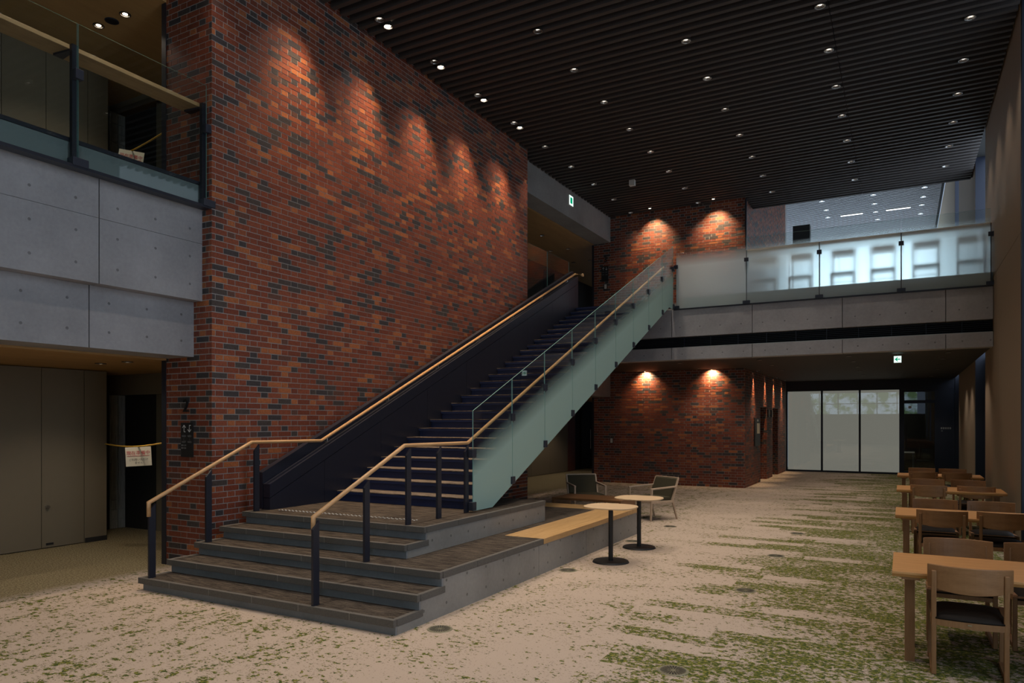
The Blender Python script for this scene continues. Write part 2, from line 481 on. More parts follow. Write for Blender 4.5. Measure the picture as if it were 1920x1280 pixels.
# ================================================================== SETTING
def struct(o, label, cat):
    return tag(o, label, cat, kind='structure')

struct(box("floor", -16, 3.0, -8, 30, -0.2, 0.0, M['carpet']), "beige carpet floor with scattered green leaf flecks", "floor")

# ---------------------------------------------------------------- brick faces
TONES = [(0.200, 0.052, 0.027)] * 7 + [(0.165, 0.042, 0.023)] * 5 + [(0.23, 0.063, 0.032)] * 3 + \
        [(0.046, 0.040, 0.044)] * 2 + [(0.060, 0.048, 0.046)] * 2 + [(0.34, 0.112, 0.042)] * 2 + [(0.26, 0.078, 0.036)] + [(0.11, 0.05, 0.038)]
COURSE, ST, HD, JT = 0.0727, 0.22, 0.105, 0.0115
PROUD = 0.0045
brick_meshes = {}
BFACE = [(0, 1, 2, 3), (4, 5, 1, 0), (5, 6, 2, 1), (6, 7, 3, 2), (7, 4, 0, 3)]

def set_tone(me, cols):
    a = me.attributes.new("tone", 'FLOAT_COLOR', 'FACE')
    a.data.foreach_set("color", [c for col in cols for c in (col[0], col[1], col[2], 1.0)])

def brick_face(parent, origin, udir, width, z0, z1, holes=(), nsep=300, phase=0.0):
    """Flemish-bond face. origin = world point at u=0,z=0; normal = udir x z (points out of the wall)."""
    o = Vector(origin); u = Vector(udir).normalized(); nrm = u.cross(Vector((0, 0, 1)))
    full = []; rest = []
    r = 0; z = z0
    while z < z1 - 0.02:
        zt = min(z + COURSE - JT, z1)
        x = -(phase + (0.0 if r % 2 == 0 else (ST + HD) / 2 + JT)) - 0.35
        k = 0
        while x < width:
            w = ST if k % 2 == 0 else HD
            a, b = max(x, 0.0), min(x + w, width)
            pieces = [(a, b)] if b - a > 0.012 else []
            for (h0, h1, hz0, hz1) in holes:
                if hz0 < (z + zt) / 2 < hz1:
                    nxt = []
                    for (p, q) in pieces:
                        if q <= h0 or p >= h1: nxt.append((p, q)); continue
                        if h0 - p > 0.012: nxt.append((p, h0))
                        if q - h1 > 0.012: nxt.append((h1, q))
                    pieces = nxt
            tone = random.choice(TONES)
            for (p, q) in pieces:
                isfull = abs(q - p - w) < 1e-6 and abs(zt - z - (COURSE - JT)) < 1e-6
                (full if isfull else rest).append((p, q, z, zt, tone, k % 2))
            x += w + JT; k += 1
        r += 1; z += COURSE
    def dist(bk):
        c = o + u * ((bk[0] + bk[1]) / 2) + Vector((0, 0, (bk[2] + bk[3]) / 2))
        return (c - Vector((0, 0, CAM_H))).length
    full.sort(key=dist)
    sep, rest = full[:nsep], rest + full[nsep:]
    ang = math.atan2(u.y, u.x)
    for (p, q, za, zb, tone, hd) in sep:
        key = (hd, tone)
        if key not in brick_meshes:
            w = q - p; h = zb - za; d = PROUD
            v = [(0, -d, 0), (w, -d, 0), (w, -d, h), (0, -d, h), (0, 0.002, 0), (w, 0.002, 0), (w, 0.002, h), (0, 0.002, h)]
            me = bpy.data.meshes.new("brick")
            me.from_pydata(v, [], BFACE); me.materials.append(M['brick']); set_tone(me, [tone] * 5); me.update()
            brick_meshes[key] = me
        b = bpy.data.objects.new("brick", brick_meshes[key])
        b.location = o + u * p + Vector((0, 0, za)) + nrm * random.uniform(-0.001, 0.0012) - wloc(parent)
        b.rotation_euler = (0, 0, ang)
        link(b, parent)
    vs_, fs_, cs_ = [], [], []
    for (p, q, za, zb, tone, hd) in rest:
        d = PROUD + random.uniform(-0.001, 0.0012); n = len(vs_)
        for (uu, dd, zz) in ((p, d, za), (q, d, za), (q, d, zb), (p, d, zb), (p, -0.002, za), (q, -0.002, za), (q, -0.002, zb), (p, -0.002, zb)):
            vs_.append(o + u * uu + nrm * dd + Vector((0, 0, zz)))
        fs_ += [tuple(i + n for i in f) for f in BFACE]; cs_ += [tone] * 5
    if vs_:
        ob = mobj("brickwork", vs_, fs_, M['brick'], parent)
        set_tone(ob.data, cs_)
        ob["kind"] = "stuff"

wall_left = struct(box("wall_left", BLK, WX, WY0, WY1, 0, 8.05, M['mortar']), "tall red brick wall beside the staircase, washed by ceiling spots", "wall")
brick_face(wall_left, (WX, WY0, 0), (0, 1, 0), WY1 - WY0, 0.004, 8.0)
wall_front = struct(empty("wall_front", (BLK, WY0, 0)), "narrow end of the brick wall facing the front", "wall")
brick_face(wall_front, (BLK, WY0, 0), (1, 0, 0), WX + PROUD - BLK, 0.004, 8.0, phase=0.12)

wall_back = struct(box("wall_back", -8.11, RETX - 1.2, BBY, GWY, 0, HZ, M['mortar']), "red brick wall behind the bridge with two spots per storey", "wall")
mb = MB()
NICHE = [(22.227, 23.338), (24.501, 25.609)]
prev = BBY
for (a, b_) in NICHE + [(GWY, GWY)]:
    mb.box(RETX - 1.2, RETX, prev, a, 0, HZ)
    if b_ > a: mb.box(RETX - 1.2, RETX, a, b_, 2.235, HZ)
    prev = b_
mb.build("pier_core", M['mortar'], wall_back)
brick_face(wall_back, (-8.11, BBY, 0), (1, 0, 0), RETX + PROUD + 8.11, 0.004, CZ + 0.2, phase=0.05)
wall_return = struct(empty("wall_return", (RETX, BBY, 0)), "brick side wall with two lift niches beside the glazed room", "wall")
holes = [(a - BBY, b_ - BBY, -1, 2.235) for a, b_ in NICHE]
brick_face(wall_return, (RETX, BBY, 0), (0, 1, 0), 27.35 - BBY, 0.004, HZ, holes)
for (a, b_) in NICHE:
    brick_face(wall_return, (RETX - 1.15, b_, 0), (1, 0, 0), 1.15, 0.004, 2.23, (), 40)
    box("lift_door", RETX - 1.2, RETX - 1.17, a + 0.02, b_ - 0.02, 0, 2.1, M['clamp'], wall_return)

# ---------------------------------------------------------------- ceilings
ceiling = struct(box("ceiling", -16, 3.0, -8, 20.85, 8.05, 8.2, M['plenum']), "black ceiling with long dark slats running across the lobby", "ceiling")
y = 4.4
sl_meshes = {}
def slat(x0, x1, y, z=CZ):
    key = (round(x0, 2), round(x1, 2))
    if key not in sl_meshes:
        me = bpy.data.meshes.new("slat")
        me.from_pydata(bv(x0, x1, -0.038, 0.038, 0, 0.13), [], BF); me.materials.append(M['slat']); me.update()
        sl_meshes[key] = me
    o = bpy.data.objects.new("slat", sl_meshes[key]); o.location = (0, y, z)
    link(o, ceiling)
while y < 20.9:
    xl = WX + 0.02 if y < WY1 else (-7.57 if y < BBY - 0.05 else RETX + 0.02)
    slat(xl, -0.945, y); slat(-0.935, RX - 0.03, y)
    y += 0.201
box("edge_board", RETX, RX, 20.83, 20.86, CZ + 0.02, 8.2, M['plenum'], ceiling)
struct(box("ceiling_soffit", -8.11, RX, BRY + 0.02, GWY, SOF, SOF + 0.25, M['soffit']), "dark flat ceiling below the bridge with small downlights", "ceiling")

hall_c = struct(box("ceiling_hall", -12, RX, 20.9, 47, HZ + 0.15, HZ + 0.3, M['plenum']), "daylit slatted ceiling of the tall hall beyond the bridge", "ceiling")
mb = MB(); y = 21.0
while y < 46:
    mb.box(-12, RX - 0.12, y - 0.04, y + 0.04, HZ, HZ + 0.12); y += 0.201
so = mb.build("hall_slats", plain("grey_hall_slat", (0.20, 0.19, 0.20), 0.6), hall_c); so["kind"] = "stuff"

# gallery ceilings (plywood)
struct(box("ceiling_gallery", -13, BLK, -8, 30, 2.57, 2.62, M['ply_ceiling']), "plywood ceiling under the gallery on the left", "ceiling")
struct(box("ceiling_gallery_upper", -13, BLK, -8, 30, 7.08, 7.13, M['ply_ceiling']), "plywood ceiling of the upper gallery", "ceiling")
struct(box("floor_gallery", -13, -7.62, -8, 26, SOF + 0.3, UF, M['conc_plain']), "upper gallery floor slab behind the glass rails", "floor")
struct(box("floor_bridge", -8.11, RX, BRY + 0.32, 47, SOF + 0.26, UF, M['conc_plain']), "upper floor slab of the bridge", "floor")

# ---------------------------------------------------------------- right wall: tan panels and window bays
bays = [(-4.9, -2.46), (2.65, 5.08), (10.16, 12.61), (17.69, 20.12), (25.63, GWY)]
wr = struct(empty("wall_right", (RX, 0, 0)), "tan cloth wall panels between navy window bays", "wall")
prev = -8.0
for (a, b_) in bays + [(47, 47)]:
    for (z0, z1) in ((0.0, 4.545), (4.555, HZ)):
        if a > prev: box("wall_panel", RX, RX + 0.35, prev, a, z0, z1, M['tan'], wr)
    prev = b_
for i, (a, b_) in enumerate(bays):
    w = struct(empty("window_%d" % (i + 1), (RX, a, 0)), "%s tall window bay with navy reveals in the tan wall" % ORD[i], "window")
    box("jamb", RX + 0.005, RX + 0.33, b_ - 0.07, b_ - 0.002, 0, HZ, M['navy_wall'], w)
    box("jamb", RX + 0.005, RX + 0.33, a + 0.002, a + 0.07, 0, HZ, M['navy_wall'], w)
    ztop = HZ if a > 20 else CZ + 0.2
    zlo = 3.3 if i > 2 else 0.5
    box("pane", RX + 0.24, RX + 0.26, a + 0.07, b_ - 0.07, zlo, ztop, M['win_side' if i == 2 else 'win_open'], w)
    box("sill_panel", RX + 0.22, RX + 0.30, a + 0.07, b_ - 0.07, 0.0, zlo, M['bay_panel'], w)
    for zz in ((2.6, 4.5, 6.4) if i < 3 else (4.5, 6.4)):
        box("transom", RX + 0.20, RX + 0.28, a + 0.07, b_ - 0.07, zz - 0.03, zz + 0.03, M['navy_wall'], w)

# rear and far enclosing walls (behind the camera, hall)
wre = struct(empty("wall_rear", (-5, -8, 0)), "wall closing the lobby on the near side", "wall")
box("lower_panel", -16, 3, -8.2, -8.0, 0, 2.4, M['door_tan'], wre); box("upper_panel", -16, 3, -8.2, -8.0, 4.6, 8.2, M['door_tan'], wre); box("end_panel", -16, -10.2, -8.2, -8.0, 2.4, 4.6, M['door_tan'], wre)
wrw = struct(empty("window_6", (-4, -8, 2.4)), "window band of the near wall looking onto trees", "window")
for k in range(8):
    box("pane", -10.2 + 1.4 * k + 0.03, -10.2 + 1.4 * (k + 1) - 0.03, -8.12, -8.1, 2.4, 4.6, M['win_rear'], wrw)
    box("mullion", -10.2 + 1.4 * k - 0.03, -10.2 + 1.4 * k + 0.03, -8.1, -8.0, 2.4, 4.6, M['navy_wall'], wrw)
box("transom", -10.2, 1.0, -8.1, -8.02, 3.2, 3.25, M['navy_wall'], wrw)
struct(box("wall_far_left", -16, -15.9, -8, 30, 0, 8.2, M['dark_wall']), "plain dark wall far on the left", "wall")

hall = struct(empty("wall_hall", (0, 42, FZ)), "daylit white glazed end wall of the hall beyond the bridge", "wall")
xs = [-12 + 1.5 * i for i in range(10)]
for i in range(9):
    box("pane", xs[i] + 0.06, xs[i + 1] - 0.06, 42.0, 42.03, FZ, HZ - 0.4, M['win_hall'], hall)
    box("mullion", xs[i] - 0.05, xs[i] + 0.05, 41.93, 42.0, FZ, HZ, M['navy_wall'], hall)
box("backing", -12, RX, 42.05, 42.2, FZ, HZ, M['dark_wall'], hall)
struct(box("wall_hall_block", -4.3, -3.6, 33.8, 34.2, FZ, HZ - 0.9, M['dark_wall']), "dark wall block below the hall ceiling", "wall")

# ---------------------------------------------------------------- left gallery front (concrete) 
bal = struct(empty("wall_gallery_front", (-7.46, 5.7, 2.59)), "two stepped concrete bands of the left gallery front", "wall")
for (a, b_) in ((-8.0, 0.05), (0.06, 4.492), (4.504, WY0 - 0.004)):
    box("concrete_panel", -7.95, -7.46, a, b_, 3.26, 3.951, M['conc_balc_up'], bal)
    box("concrete_panel", -7.95, -7.46, a, b_, 3.955, 4.385, M['conc_balc_up'], bal)
for (a, b_) in ((-8.0, 0.05), (0.06, 4.477), (4.489, WY0 - 0.004)):
    box("concrete_panel", -8.1, -7.615, a, b_, 2.59, 3.258, M['conc_balc_lo'], bal)
# beams beyond the brick wall
struct(box("wall_lintel", -8.10, -7.586, WY1 + 0.01, BBY - 0.01, 7.09, 8.04, M['conc_plain']), "concrete lintel over the upper gallery opening", "wall")
struct(box("wall_lower_lintel", -8.10, -7.586, WY1 + 0.01, BBY - 0.01, 2.52, SOF, M['conc_plain']), "concrete beam end under the stair, by the brick wall", "wall")
struct(box("wall_gallery_edge", -7.62, -7.46, WY1 + 0.01, BRY, SOF, FZ, M['conc_plain']), "concrete gallery edge behind the stair", "wall")

# trims at the brick block and gallery opening
struct(box("trim_1", BLK - 0.085, BLK - 0.002, WY0 - 0.01, WY0 + 0.12, 0, 2.57, M['navy_post']), "dark vertical trim at the brick wall end, lower floor", "trim")
struct(box("trim_2", BLK - 0.085, BLK - 0.002, WY0 - 0.01, WY0 + 0.12, FZ, 7.08, M['navy_post']), "dark vertical trim at the brick wall end, upper floor", "trim")
struct(box("trim_3", -8.17, -8.112, BBY - 0.01, BBY + 0.15, 0, 2.57, M['navy_post']), "dark vertical trim at the back brick wall, lower floor", "trim")
struct(box("trim_4", -8.17, -8.112, BBY - 0.01, BBY + 0.15, FZ, 7.08, M['navy_post']), "dark vertical trim at the back brick wall, upper floor", "trim")
struct(box("trim_5", RETX + 0.012, RETX + 0.05, BBY - 0.03, BBY + 0.06, FZ, CZ, M['navy_post']), "dark vertical trim on the corner of the brick wall above the bridge", "trim")

# ---------------------------------------------------------------- corridor walls (two storeys)
def corridor(z0, zt, name, word, doorh):
    w = struct(empty("wall_corridor_" + name, (CORX, 5.5, z0)), "olive tan panelled wall of the %s corridor on the left" % word, "wall")
    ys = [-8, 2.2, 3.4, 4.45, 5.60, 6.198, 6.54] if name == "lower" else [-8, 3.4, 4.5, 5.09, 5.66, 6.25, 6.56]
    for a, b_ in zip(ys[:-1], ys[1:]):
        box("wall_panel", CORX - 0.12, CORX, a + 0.004, b_ - 0.004, z0 + 0.012, zt - 0.01, M['door_tan'], w)
    box("baseboard", CORX, CORX + 0.012, 6.21, 6.535, z0, z0 + 0.07, M['dark_wall'], w)
    if name == "lower":
        k = mobj("door_knob", *tube([(CORX, 5.672, z0 + 0.59), (CORX + 0.04, 5.672, z0 + 0.59)], 0.022), M['chrome'], w)
        box("door_latch_slot", CORX, CORX + 0.006, 5.66, 5.76, z0 + 0.045, z0 + 0.075, M['black'], w)
    # alcove behind the wall end: mosaic pier, dark doorway
    box("backing", CORX - 1.6, BLK - 0.1, 8.6, 8.7, z0, zt, M['dark_wall'], w)
    box("mosaic_backing", -11.75, -11.63, 7.19, 7.46, z0, z0 + doorh, M['tile_pat'], w)
    for q in range(2):
        for r_ in range(int(doorh / 0.16)):
            box("mosaic_tile", -11.63, -11.615, 7.205 + q * 0.125, 7.32 + q * 0.125, z0 + r_ * 0.16 + 0.006, z0 + r_ * 0.16 + 0.154, M['tile_pat'], w)
    box("side_wall", -11.75, -11.63, 6.54, 7.19, z0, zt, M['dark_wall'], w)
    box("doorway_back", -11.75, -10.78, 7.46, 7.5, z0, z0 + doorh, M['dark_wall'], w)
    box("door_header", -11.75, BLK - 0.1, 7.2, 7.32, z0 + doorh, zt, M['door_tan'], w)
    box("door_jamb", -10.78, BLK - 0.1, 7.45, 7.55, z0, zt, M['door_tan'], w)
    # far stretch beyond the brick block
    ysf = [14.0, 15.4, 16.8, 18.2, 19.6, 20.7, 22.1, 23.58]
    for a, b_ in zip(ysf[:-1], ysf[1:]):
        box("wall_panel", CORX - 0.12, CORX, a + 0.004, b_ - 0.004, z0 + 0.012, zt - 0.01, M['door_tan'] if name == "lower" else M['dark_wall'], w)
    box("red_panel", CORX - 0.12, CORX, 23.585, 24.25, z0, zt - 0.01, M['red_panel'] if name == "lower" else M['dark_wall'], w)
    box("backing", CORX - 0.12, CORX - 0.05, 24.25, 30, z0, zt, M['dark_wall'], w)
    box("end_wall", CORX, -8.11, 29, 29.1, z0, zt, M['dark_wall'], w)
    return w
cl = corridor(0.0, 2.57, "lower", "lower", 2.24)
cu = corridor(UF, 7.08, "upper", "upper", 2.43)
# glazed double door far down the lower corridor
d1 = struct(empty("door_1", (CORX, 25.7, 0)), "dark glazed double door far down the lower corridor", "door")
for a, b_ in ((24.85, 25.72), (25.74, 26.6)):
    box("door_leaf", CORX - 0.04, CORX, a, b_, 0.02, 2.2, M['dark_wall'], d1)
for yy in (25.64, 25.82):
    mobj("pull_handle", *tube([(CORX + 0.04, yy, 0.75), (CORX + 0.04, yy, 1.5)], 0.014, 8), M['chrome'], d1)

# ---------------------------------------------------------------- bridge front
br = struct(empty("wall_bridge_front", (-1.5, BRY, SOF)), "concrete bands of the bridge with a dark louvre slot between them", "wall")
xb = [-8.0, -6.3, -4.67, -2.882, -1.095, 0.726, RX - 0.004]
for a, b_ in zip(xb[:-1], xb[1:]):
    box("concrete_panel", a + 0.006, b_ - 0.006, BRY, BRY + 0.3, 3.74, FZ - 0.005, M['conc_bridge_up'], br)
    box("concrete_panel", a + 0.006, b_ - 0.006, BRY, BRY + 0.3, 3.215, 3.495, M['conc_bridge_lo'], br)
box("slot_back", -8.0, RX, BRY + 0.22, BRY + 0.31, 3.495, 3.74, M['plenum'], br)
for k in range(6):
    box("louvre_slat", -6.4, RX - 0.01, BRY + 0.10, BRY + 0.13, 3.515 + k * 0.038, 3.522 + k * 0.038, M['clamp'], br)
x = -4.4
while x < RX:
    box("louvre_post", x - 0.006, x + 0.006, BRY + 0.08, BRY + 0.10, 3.497, 3.738, M['clamp'], br); x += 0.6
box("sill_flashing", -4.4, RX - 0.01, BRY + 0.02, BRY + 0.2, 3.495, 3.503, M['chrome'], br)

# ---------------------------------------------------------------- glazed room at the back
gw = struct(empty("wall_glazed", (-1.9, GWY, 0)), "navy framed glazed wall with pale blinds at the far end", "wall")
gx = [-3.72, -2.538, -1.321, -0.08]
for a, b_ in zip(gx[:-1], gx[1:]):
    box("pane", a + 0.03, b_ - 0.03, GWY - 0.012, GWY, 0.06, 2.89, M['gclear'], gw)
    box("roller_blind", a + 0.03, b_ - 0.03, GWY + 0.10, GWY + 0.11, 0.05, 2.9, M['blind'], gw)
for a in gx: box("mullion", a - 0.03, a + 0.03, GWY - 0.04, GWY + 0.06, 0.0, 2.95, M['navy_wall'], gw)
box("bottom_rail", -3.75, -0.05, GWY - 0.05, GWY + 0.06, 0.0, 0.06, M['navy_wall'], gw)
box("header_panel", -3.74, RX, GWY - 0.03, GWY + 0.1, 2.89, SOF, M['navy_wall'], gw)
box("side_panel", 1.02, RX, GWY - 0.03, GWY + 0.1, 0, 2.9, M['navy_wall'], gw)
box("back_wall", -3.74, RX, GWY + 2.4, GWY + 2.5, 0, SOF, M['dark_wall'], gw)
for k in range(5): box("lettering_mark", 1.10 + k * 0.062, 1.145 + k * 0.062, GWY - 0.034, GWY - 0.031, 1.55, 1.61, M['grey_ink'], gw)
box("lettering_mark", 1.11, 1.16, GWY - 0.034, GWY - 0.031, 1.48, 1.50, M['grey_ink'], gw)
gd = struct(empty("door_2", (0.45, GWY, 0)), "navy framed glass door at the far end, beside the pale blinds", "door")
for (a, b_, c, d) in ((-0.05, 0.04, 0, 2.88), (0.93, 1.02, 0, 2.88), (0.04, 0.93, 2.42, 2.52), (0.04, 0.93, 2.80, 2.88), (0.04, 0.93, 0.0, 0.12)):
    box("door_frame", a, b_, GWY - 0.04, GWY + 0.06, c, d, M['navy_wall'], gd)
box("door_pane", 0.04, 0.93, GWY, GWY + 0.012, 0.12, 2.42, M['gclear'], gd)
box("transom_pane", 0.04, 0.93, GWY, GWY + 0.012, 2.52, 2.80, M['gclear'], gd)
mobj("pull_handle", *tube([(0.10, GWY - 0.07, 0.9), (0.10, GWY - 0.07, 1.7)], 0.014, 8), M['black'], gd)
box("door_notice", 0.16, 0.25, GWY - 0.006, GWY - 0.002, 2.24, 2.33, M['white'], gd)

t = tag(empty("desk", (0.25, GWY + 1.2, 0)), "pale desk glimpsed through the far glass door", "desk")
box("desk_top", -0.6, 0.36, GWY + 0.9, GWY + 1.6, 0.70, 0.74, M['white'], t)
for xx in (-0.56, 0.30): box("desk_leg", xx, xx + 0.04, GWY + 1.0, GWY + 1.5, 0, 0.70, M['clamp'], t)
t = tag(empty("desk_chair", (0.62, GWY + 1.2, 0)), "dark shell chair glimpsed through the far glass door", "chair")
box("seat", 0.42, 0.86, GWY + 0.95, GWY + 1.4, 0.42, 0.46, M['black'], t, bevel=0.01); box("backrest", 0.60, 0.92, GWY + 1.38, GWY + 1.42, 0.5, 0.84, M['black'], t, bevel=0.01)
for xx in (0.45, 0.80):
    for yy in (0.98, 1.34): box("leg", xx, xx + 0.03, GWY + yy, GWY + yy + 0.03, 0, 0.42, M['black'], t)

# ================================================================== PLATFORM STEPS
ps = tag(empty("platform_steps", (-5.4, 4.74, 0)), "grey platform steps with streaked brown carpet at the foot of the staircase", "steps")
XL, XR, XR2 = -7.16, -3.73, -4.40
SY = [4.735, 5.07, 5.42, 5.765, 6.10]
SZ = [0.135, 0.273, 0.41, 0.55, 0.69]
RC = 0.035                    # riser set-back under the nosing
NH, NW = 0.062, 0.10          # nosing height and visible width
joint0 = [-6.646, -6.66, -6.69, -6.70, -6.73]
YEND = 10.98
for i in range(5):
    y0, zt = SY[i], SZ[i]
    xr = XR if i < 3 else XR2
    zb = SZ[i - 1] if i else 0.0
    yb = SY[i + 1] + RC if i < 4 else 8.99
    if i == 2: yb = YEND
    # riser
    box("riser", XL + 0.04, xr - 0.008, y0 + RC, y0 + RC + 0.06, zb, zt - NH, M['riser'], ps)
    # carpet tread
    cx1 = xr - 0.045
    if i == 2:
        pass
    else:
        box("tread_carpet", XL + 0.05, cx1, y0 + NW * 0.4, yb + 0.04, zt - 0.03, zt - 0.001, M['streak'], ps)
    # nosing stones along the front
    xs_ = [XL] + [joint0[i] + 0.607 * k for k in range(8) if joint0[i] + 0.607 * k < xr - 0.1] + [xr]
    for a, b_ in zip(xs_[:-1], xs_[1:]):
        box("nosing_stone", a + (0.0025 if a > XL else 0), b_ - 0.0025, y0, y0 + 0.045, zt - NH, zt + 0.001, M['stone'], ps, bevel=0.003)
    box("grout", XL + 0.003, xr - 0.003, y0 + 0.0025, y0 + 0.043, zt - NH + 0.002, zt - 0.0015, M['grout'], ps)
    # left return stones
    box("nosing_stone", XL, XL + 0.045, y0 + 0.047, yb - 0.002 if i in (0, 1, 3) else y0 + 0.6, zt - NH, zt + 0.001, M['stone'], ps, bevel=0.003)
    # right return stones
    yend = {0: SY[1] + RC + 0.05, 1: SY[2] + RC + 0.05, 2: 7.57, 3: SY[4] + RC + 0.05, 4: 8.99}[i]
    ya = y0 + 0.047
    while ya < yend - 0.01:
        yn = min(ya + 0.607, yend)
        if yend - yn < 0.12: yn = yend
        box("nosing_stone", xr - 0.045, xr, ya + 0.002, yn - 0.002, zt - NH, zt + 0.001, M['stone'], ps, bevel=0.003)
        ya = yn
# concrete bodies
for (a, b_) in ((4.79, 7.445), (7.453, 8.87), (8.878, YEND)):
    zt = 0.345
    if a < 5:
        v, f = prism_x(XR2 - 0.5, XR - 0.006, [(SY[0] + RC + 0.02, 0), (b_, 0), (b_, zt), (SY[2] + RC + 0.02, zt), (SY[2] + RC + 0.02, 0.21), (SY[1] + RC + 0.02, 0.21), (SY[1] + RC + 0.02, 0.07), (SY[0] + RC + 0.02, 0.07)])
        mobj("concrete_side", v, f, M['conc_step_side'], ps)
    else:
        box("concrete_side", XR2 - 0.5, XR - 0.006, a, b_, 0, zt, M['conc_step_side'], ps)
v, f = prism_x(-6.0, XR2 - 0.006, [(SY[3] + RC + 0.02, 0.405), (8.98, 0.405), (8.98, 0.628), (SY[4] + RC + 0.02, 0.628), (SY[4] + RC + 0.02, 0.49), (SY[3] + RC + 0.02, 0.49)])
mobj("concrete_side", v, f, M['conc_step_side'], ps)
box("concrete_core", XL + 0.05, XR2 - 0.3, SY[2] + 0.12, YEND - 0.02, 0, 0.38, M['conc_plain'], ps)
box("concrete_core", XL + 0.05, XR2 - 0.1, SY[4] + 0.12, 8.97, 0.38, 0.655, M['conc_plain'], ps)
# lower platform carpet (front strip, side strip, rear)
box("tread_carpet", XL + 0.05, XR - 0.045, SY[2] + 0.045, SY[3] + 0.05, 0.345, 0.409, M['streak'], ps)
box("tread_carpet", XR2 - 0.1, XR - 0.045, SY[3] + 0.05, 7.568, 0.345, 0.409, M['streak'], ps)
box("tread_carpet", XR2 - 0.1, -4.262, 7.568, 10.478, 0.345, 0.409, M['streak'], ps)
box("tread_carpet", XL + 0.05, XR2 - 0.1, 8.985, 10.478, 0.345, 0.409, M['streak'], ps)
# studs of the tactile warning line
mb = MB()
for k in range(36):
    xx = -6.85 + k * 0.0585
    mb.add(*disc(xx, 6.41 + 0.0015 * k, 0.688, 0.696, 0.010, 8)); mb.add(*disc(xx + 0.005, 6.45 + 0.0015 * k, 0.688, 0.696, 0.010, 8))
st_ = mb.build("tactile_studs", M['white'], ps); st_["kind"] = "stuff"

# oak bench tops (rest on the plinth)
bn = tag(empty("oak_bench", (-4.0, 9.3, 0.41)), "oak plank bench top on the low concrete plinth, by the round tables", "bench")
for k in range(4):
    box("plank", -4.258 + k * 0.133, -4.258 + (k + 1) * 0.133 - 0.0015, 7.572, 10.478, 0.347, 0.412, M['oak_bench'], bn, bevel=0.002)
for k in range(4):
    box("plank", -7.1, -3.728, 10.48 + k * 0.125, 10.48 + (k + 1) * 0.125 - 0.0015, 0.347, 0.412, M['oak_bench_x'], bn, bevel=0.002)

# ================================================================== STAIRCASE
NR = 27
RISE = (UF - 0.69) / NR
GO = 0.3206
Y1 = 7.573
SLOPE = RISE / GO
sc_ = tag(empty("staircase", (-5.8, Y1, 0.69)), "navy steel staircase climbing along the brick wall to the bridge", "staircase")
XA, XB = -6.965, -4.70
for i in range(NR):
    yn = Y1 + i * GO; zt = 0.69 + (i + 1) * RISE
    box("riser", XA, XB, yn + 0.03, yn + 0.042, zt - RISE, zt - 0.045, M['navy_blue_lit'], sc_)
    if i < NR - 1:
        t = box("tread", XA, XB, yn, yn + GO + 0.04, zt - 0.045, zt - 0.004, M['navy_blue_lit'], sc_)
        box("tread_carpet", XA, XB, yn - 0.003, yn + GO + 0.03, zt - 0.010, zt, M['streak2'], t)
    else:
        t = box("landing_edge", XA, XB, yn, BRY - 0.005, zt - 0.045, zt - 0.004, M['navy_blue_lit'], sc_)
ye = Y1 + (NR - 1) * GO
gbl = lambda y: max(0.70, 0.72 + 0.4657 * (y - 7.86))
v, f = prism_x(XB, XB + 0.02, [(Y1 - 0.05, 0.70), (Y1 - 0.05, 0.80), (ye - 0.1, UF - 0.08), (BRY - 0.02, UF - 0.03), (BRY - 0.02, 4.385), (15.7, 4.385), (7.86, 0.72)])
mobj("stringer", v, f, M['navy'], sc_)
# wall-side parapet: low inner skin in two bands and a taller outer skin
def ztop(y): return 1.012 + (y - 6.37) * 0.4475
yj = [6.37, 7.33] + [7.33 + 1.21 * k for k in range(1, 8)] + [16.05]
yj = sorted(set(q for q in yj if q <= 16.05))
for a, b_ in zip(yj[:-1], yj[1:]):
    a2, b2 = a + 0.002, b_ - 0.002
    lo = lambda q: max(0.69, 0.69 + (q - 7.9) * 0.4475 - 0.15)
    v, f = prism_x(-7.085, -6.97, [(a2, lo(a2)), (b2, lo(b2)), (b2, ztop(b2) - 0.178), (a2, ztop(a2) - 0.178)])
    mobj("parapet_panel", v, f, M['navy'], sc_)
v, f = prism_x(-7.085, -6.97, [(6.37, ztop(6.37) - 0.170), (16.05, ztop(16.05) - 0.170), (16.05, ztop(16.05)), (6.37, ztop(6.37))])
mobj("parapet_band", v, f, M['navy'], sc_)
v, f = prism_x(-7.19, -7.10, [(6.37, 0.70), (7.9, 0.70), (16.05, ztop(16.05) - 0.6), (16.05, ztop(16.05) + 0.145), (6.37, ztop(6.37) + 0.145)])
mobj("parapet_back_panel", v, f, M['navy'], sc_)

def post(parent, x, y, z0, z1, w=0.075, t=0.026):
    """flat bar with a bevelled top"""
    v, f = prism_x(x - t / 2, x + t / 2, [(y - w / 2, z0), (y + w / 2, z0), (y + w / 2, z1), (y - w / 2, z1 - 0.075)])
    return mobj("post", v, f, M['navy_post'], parent)

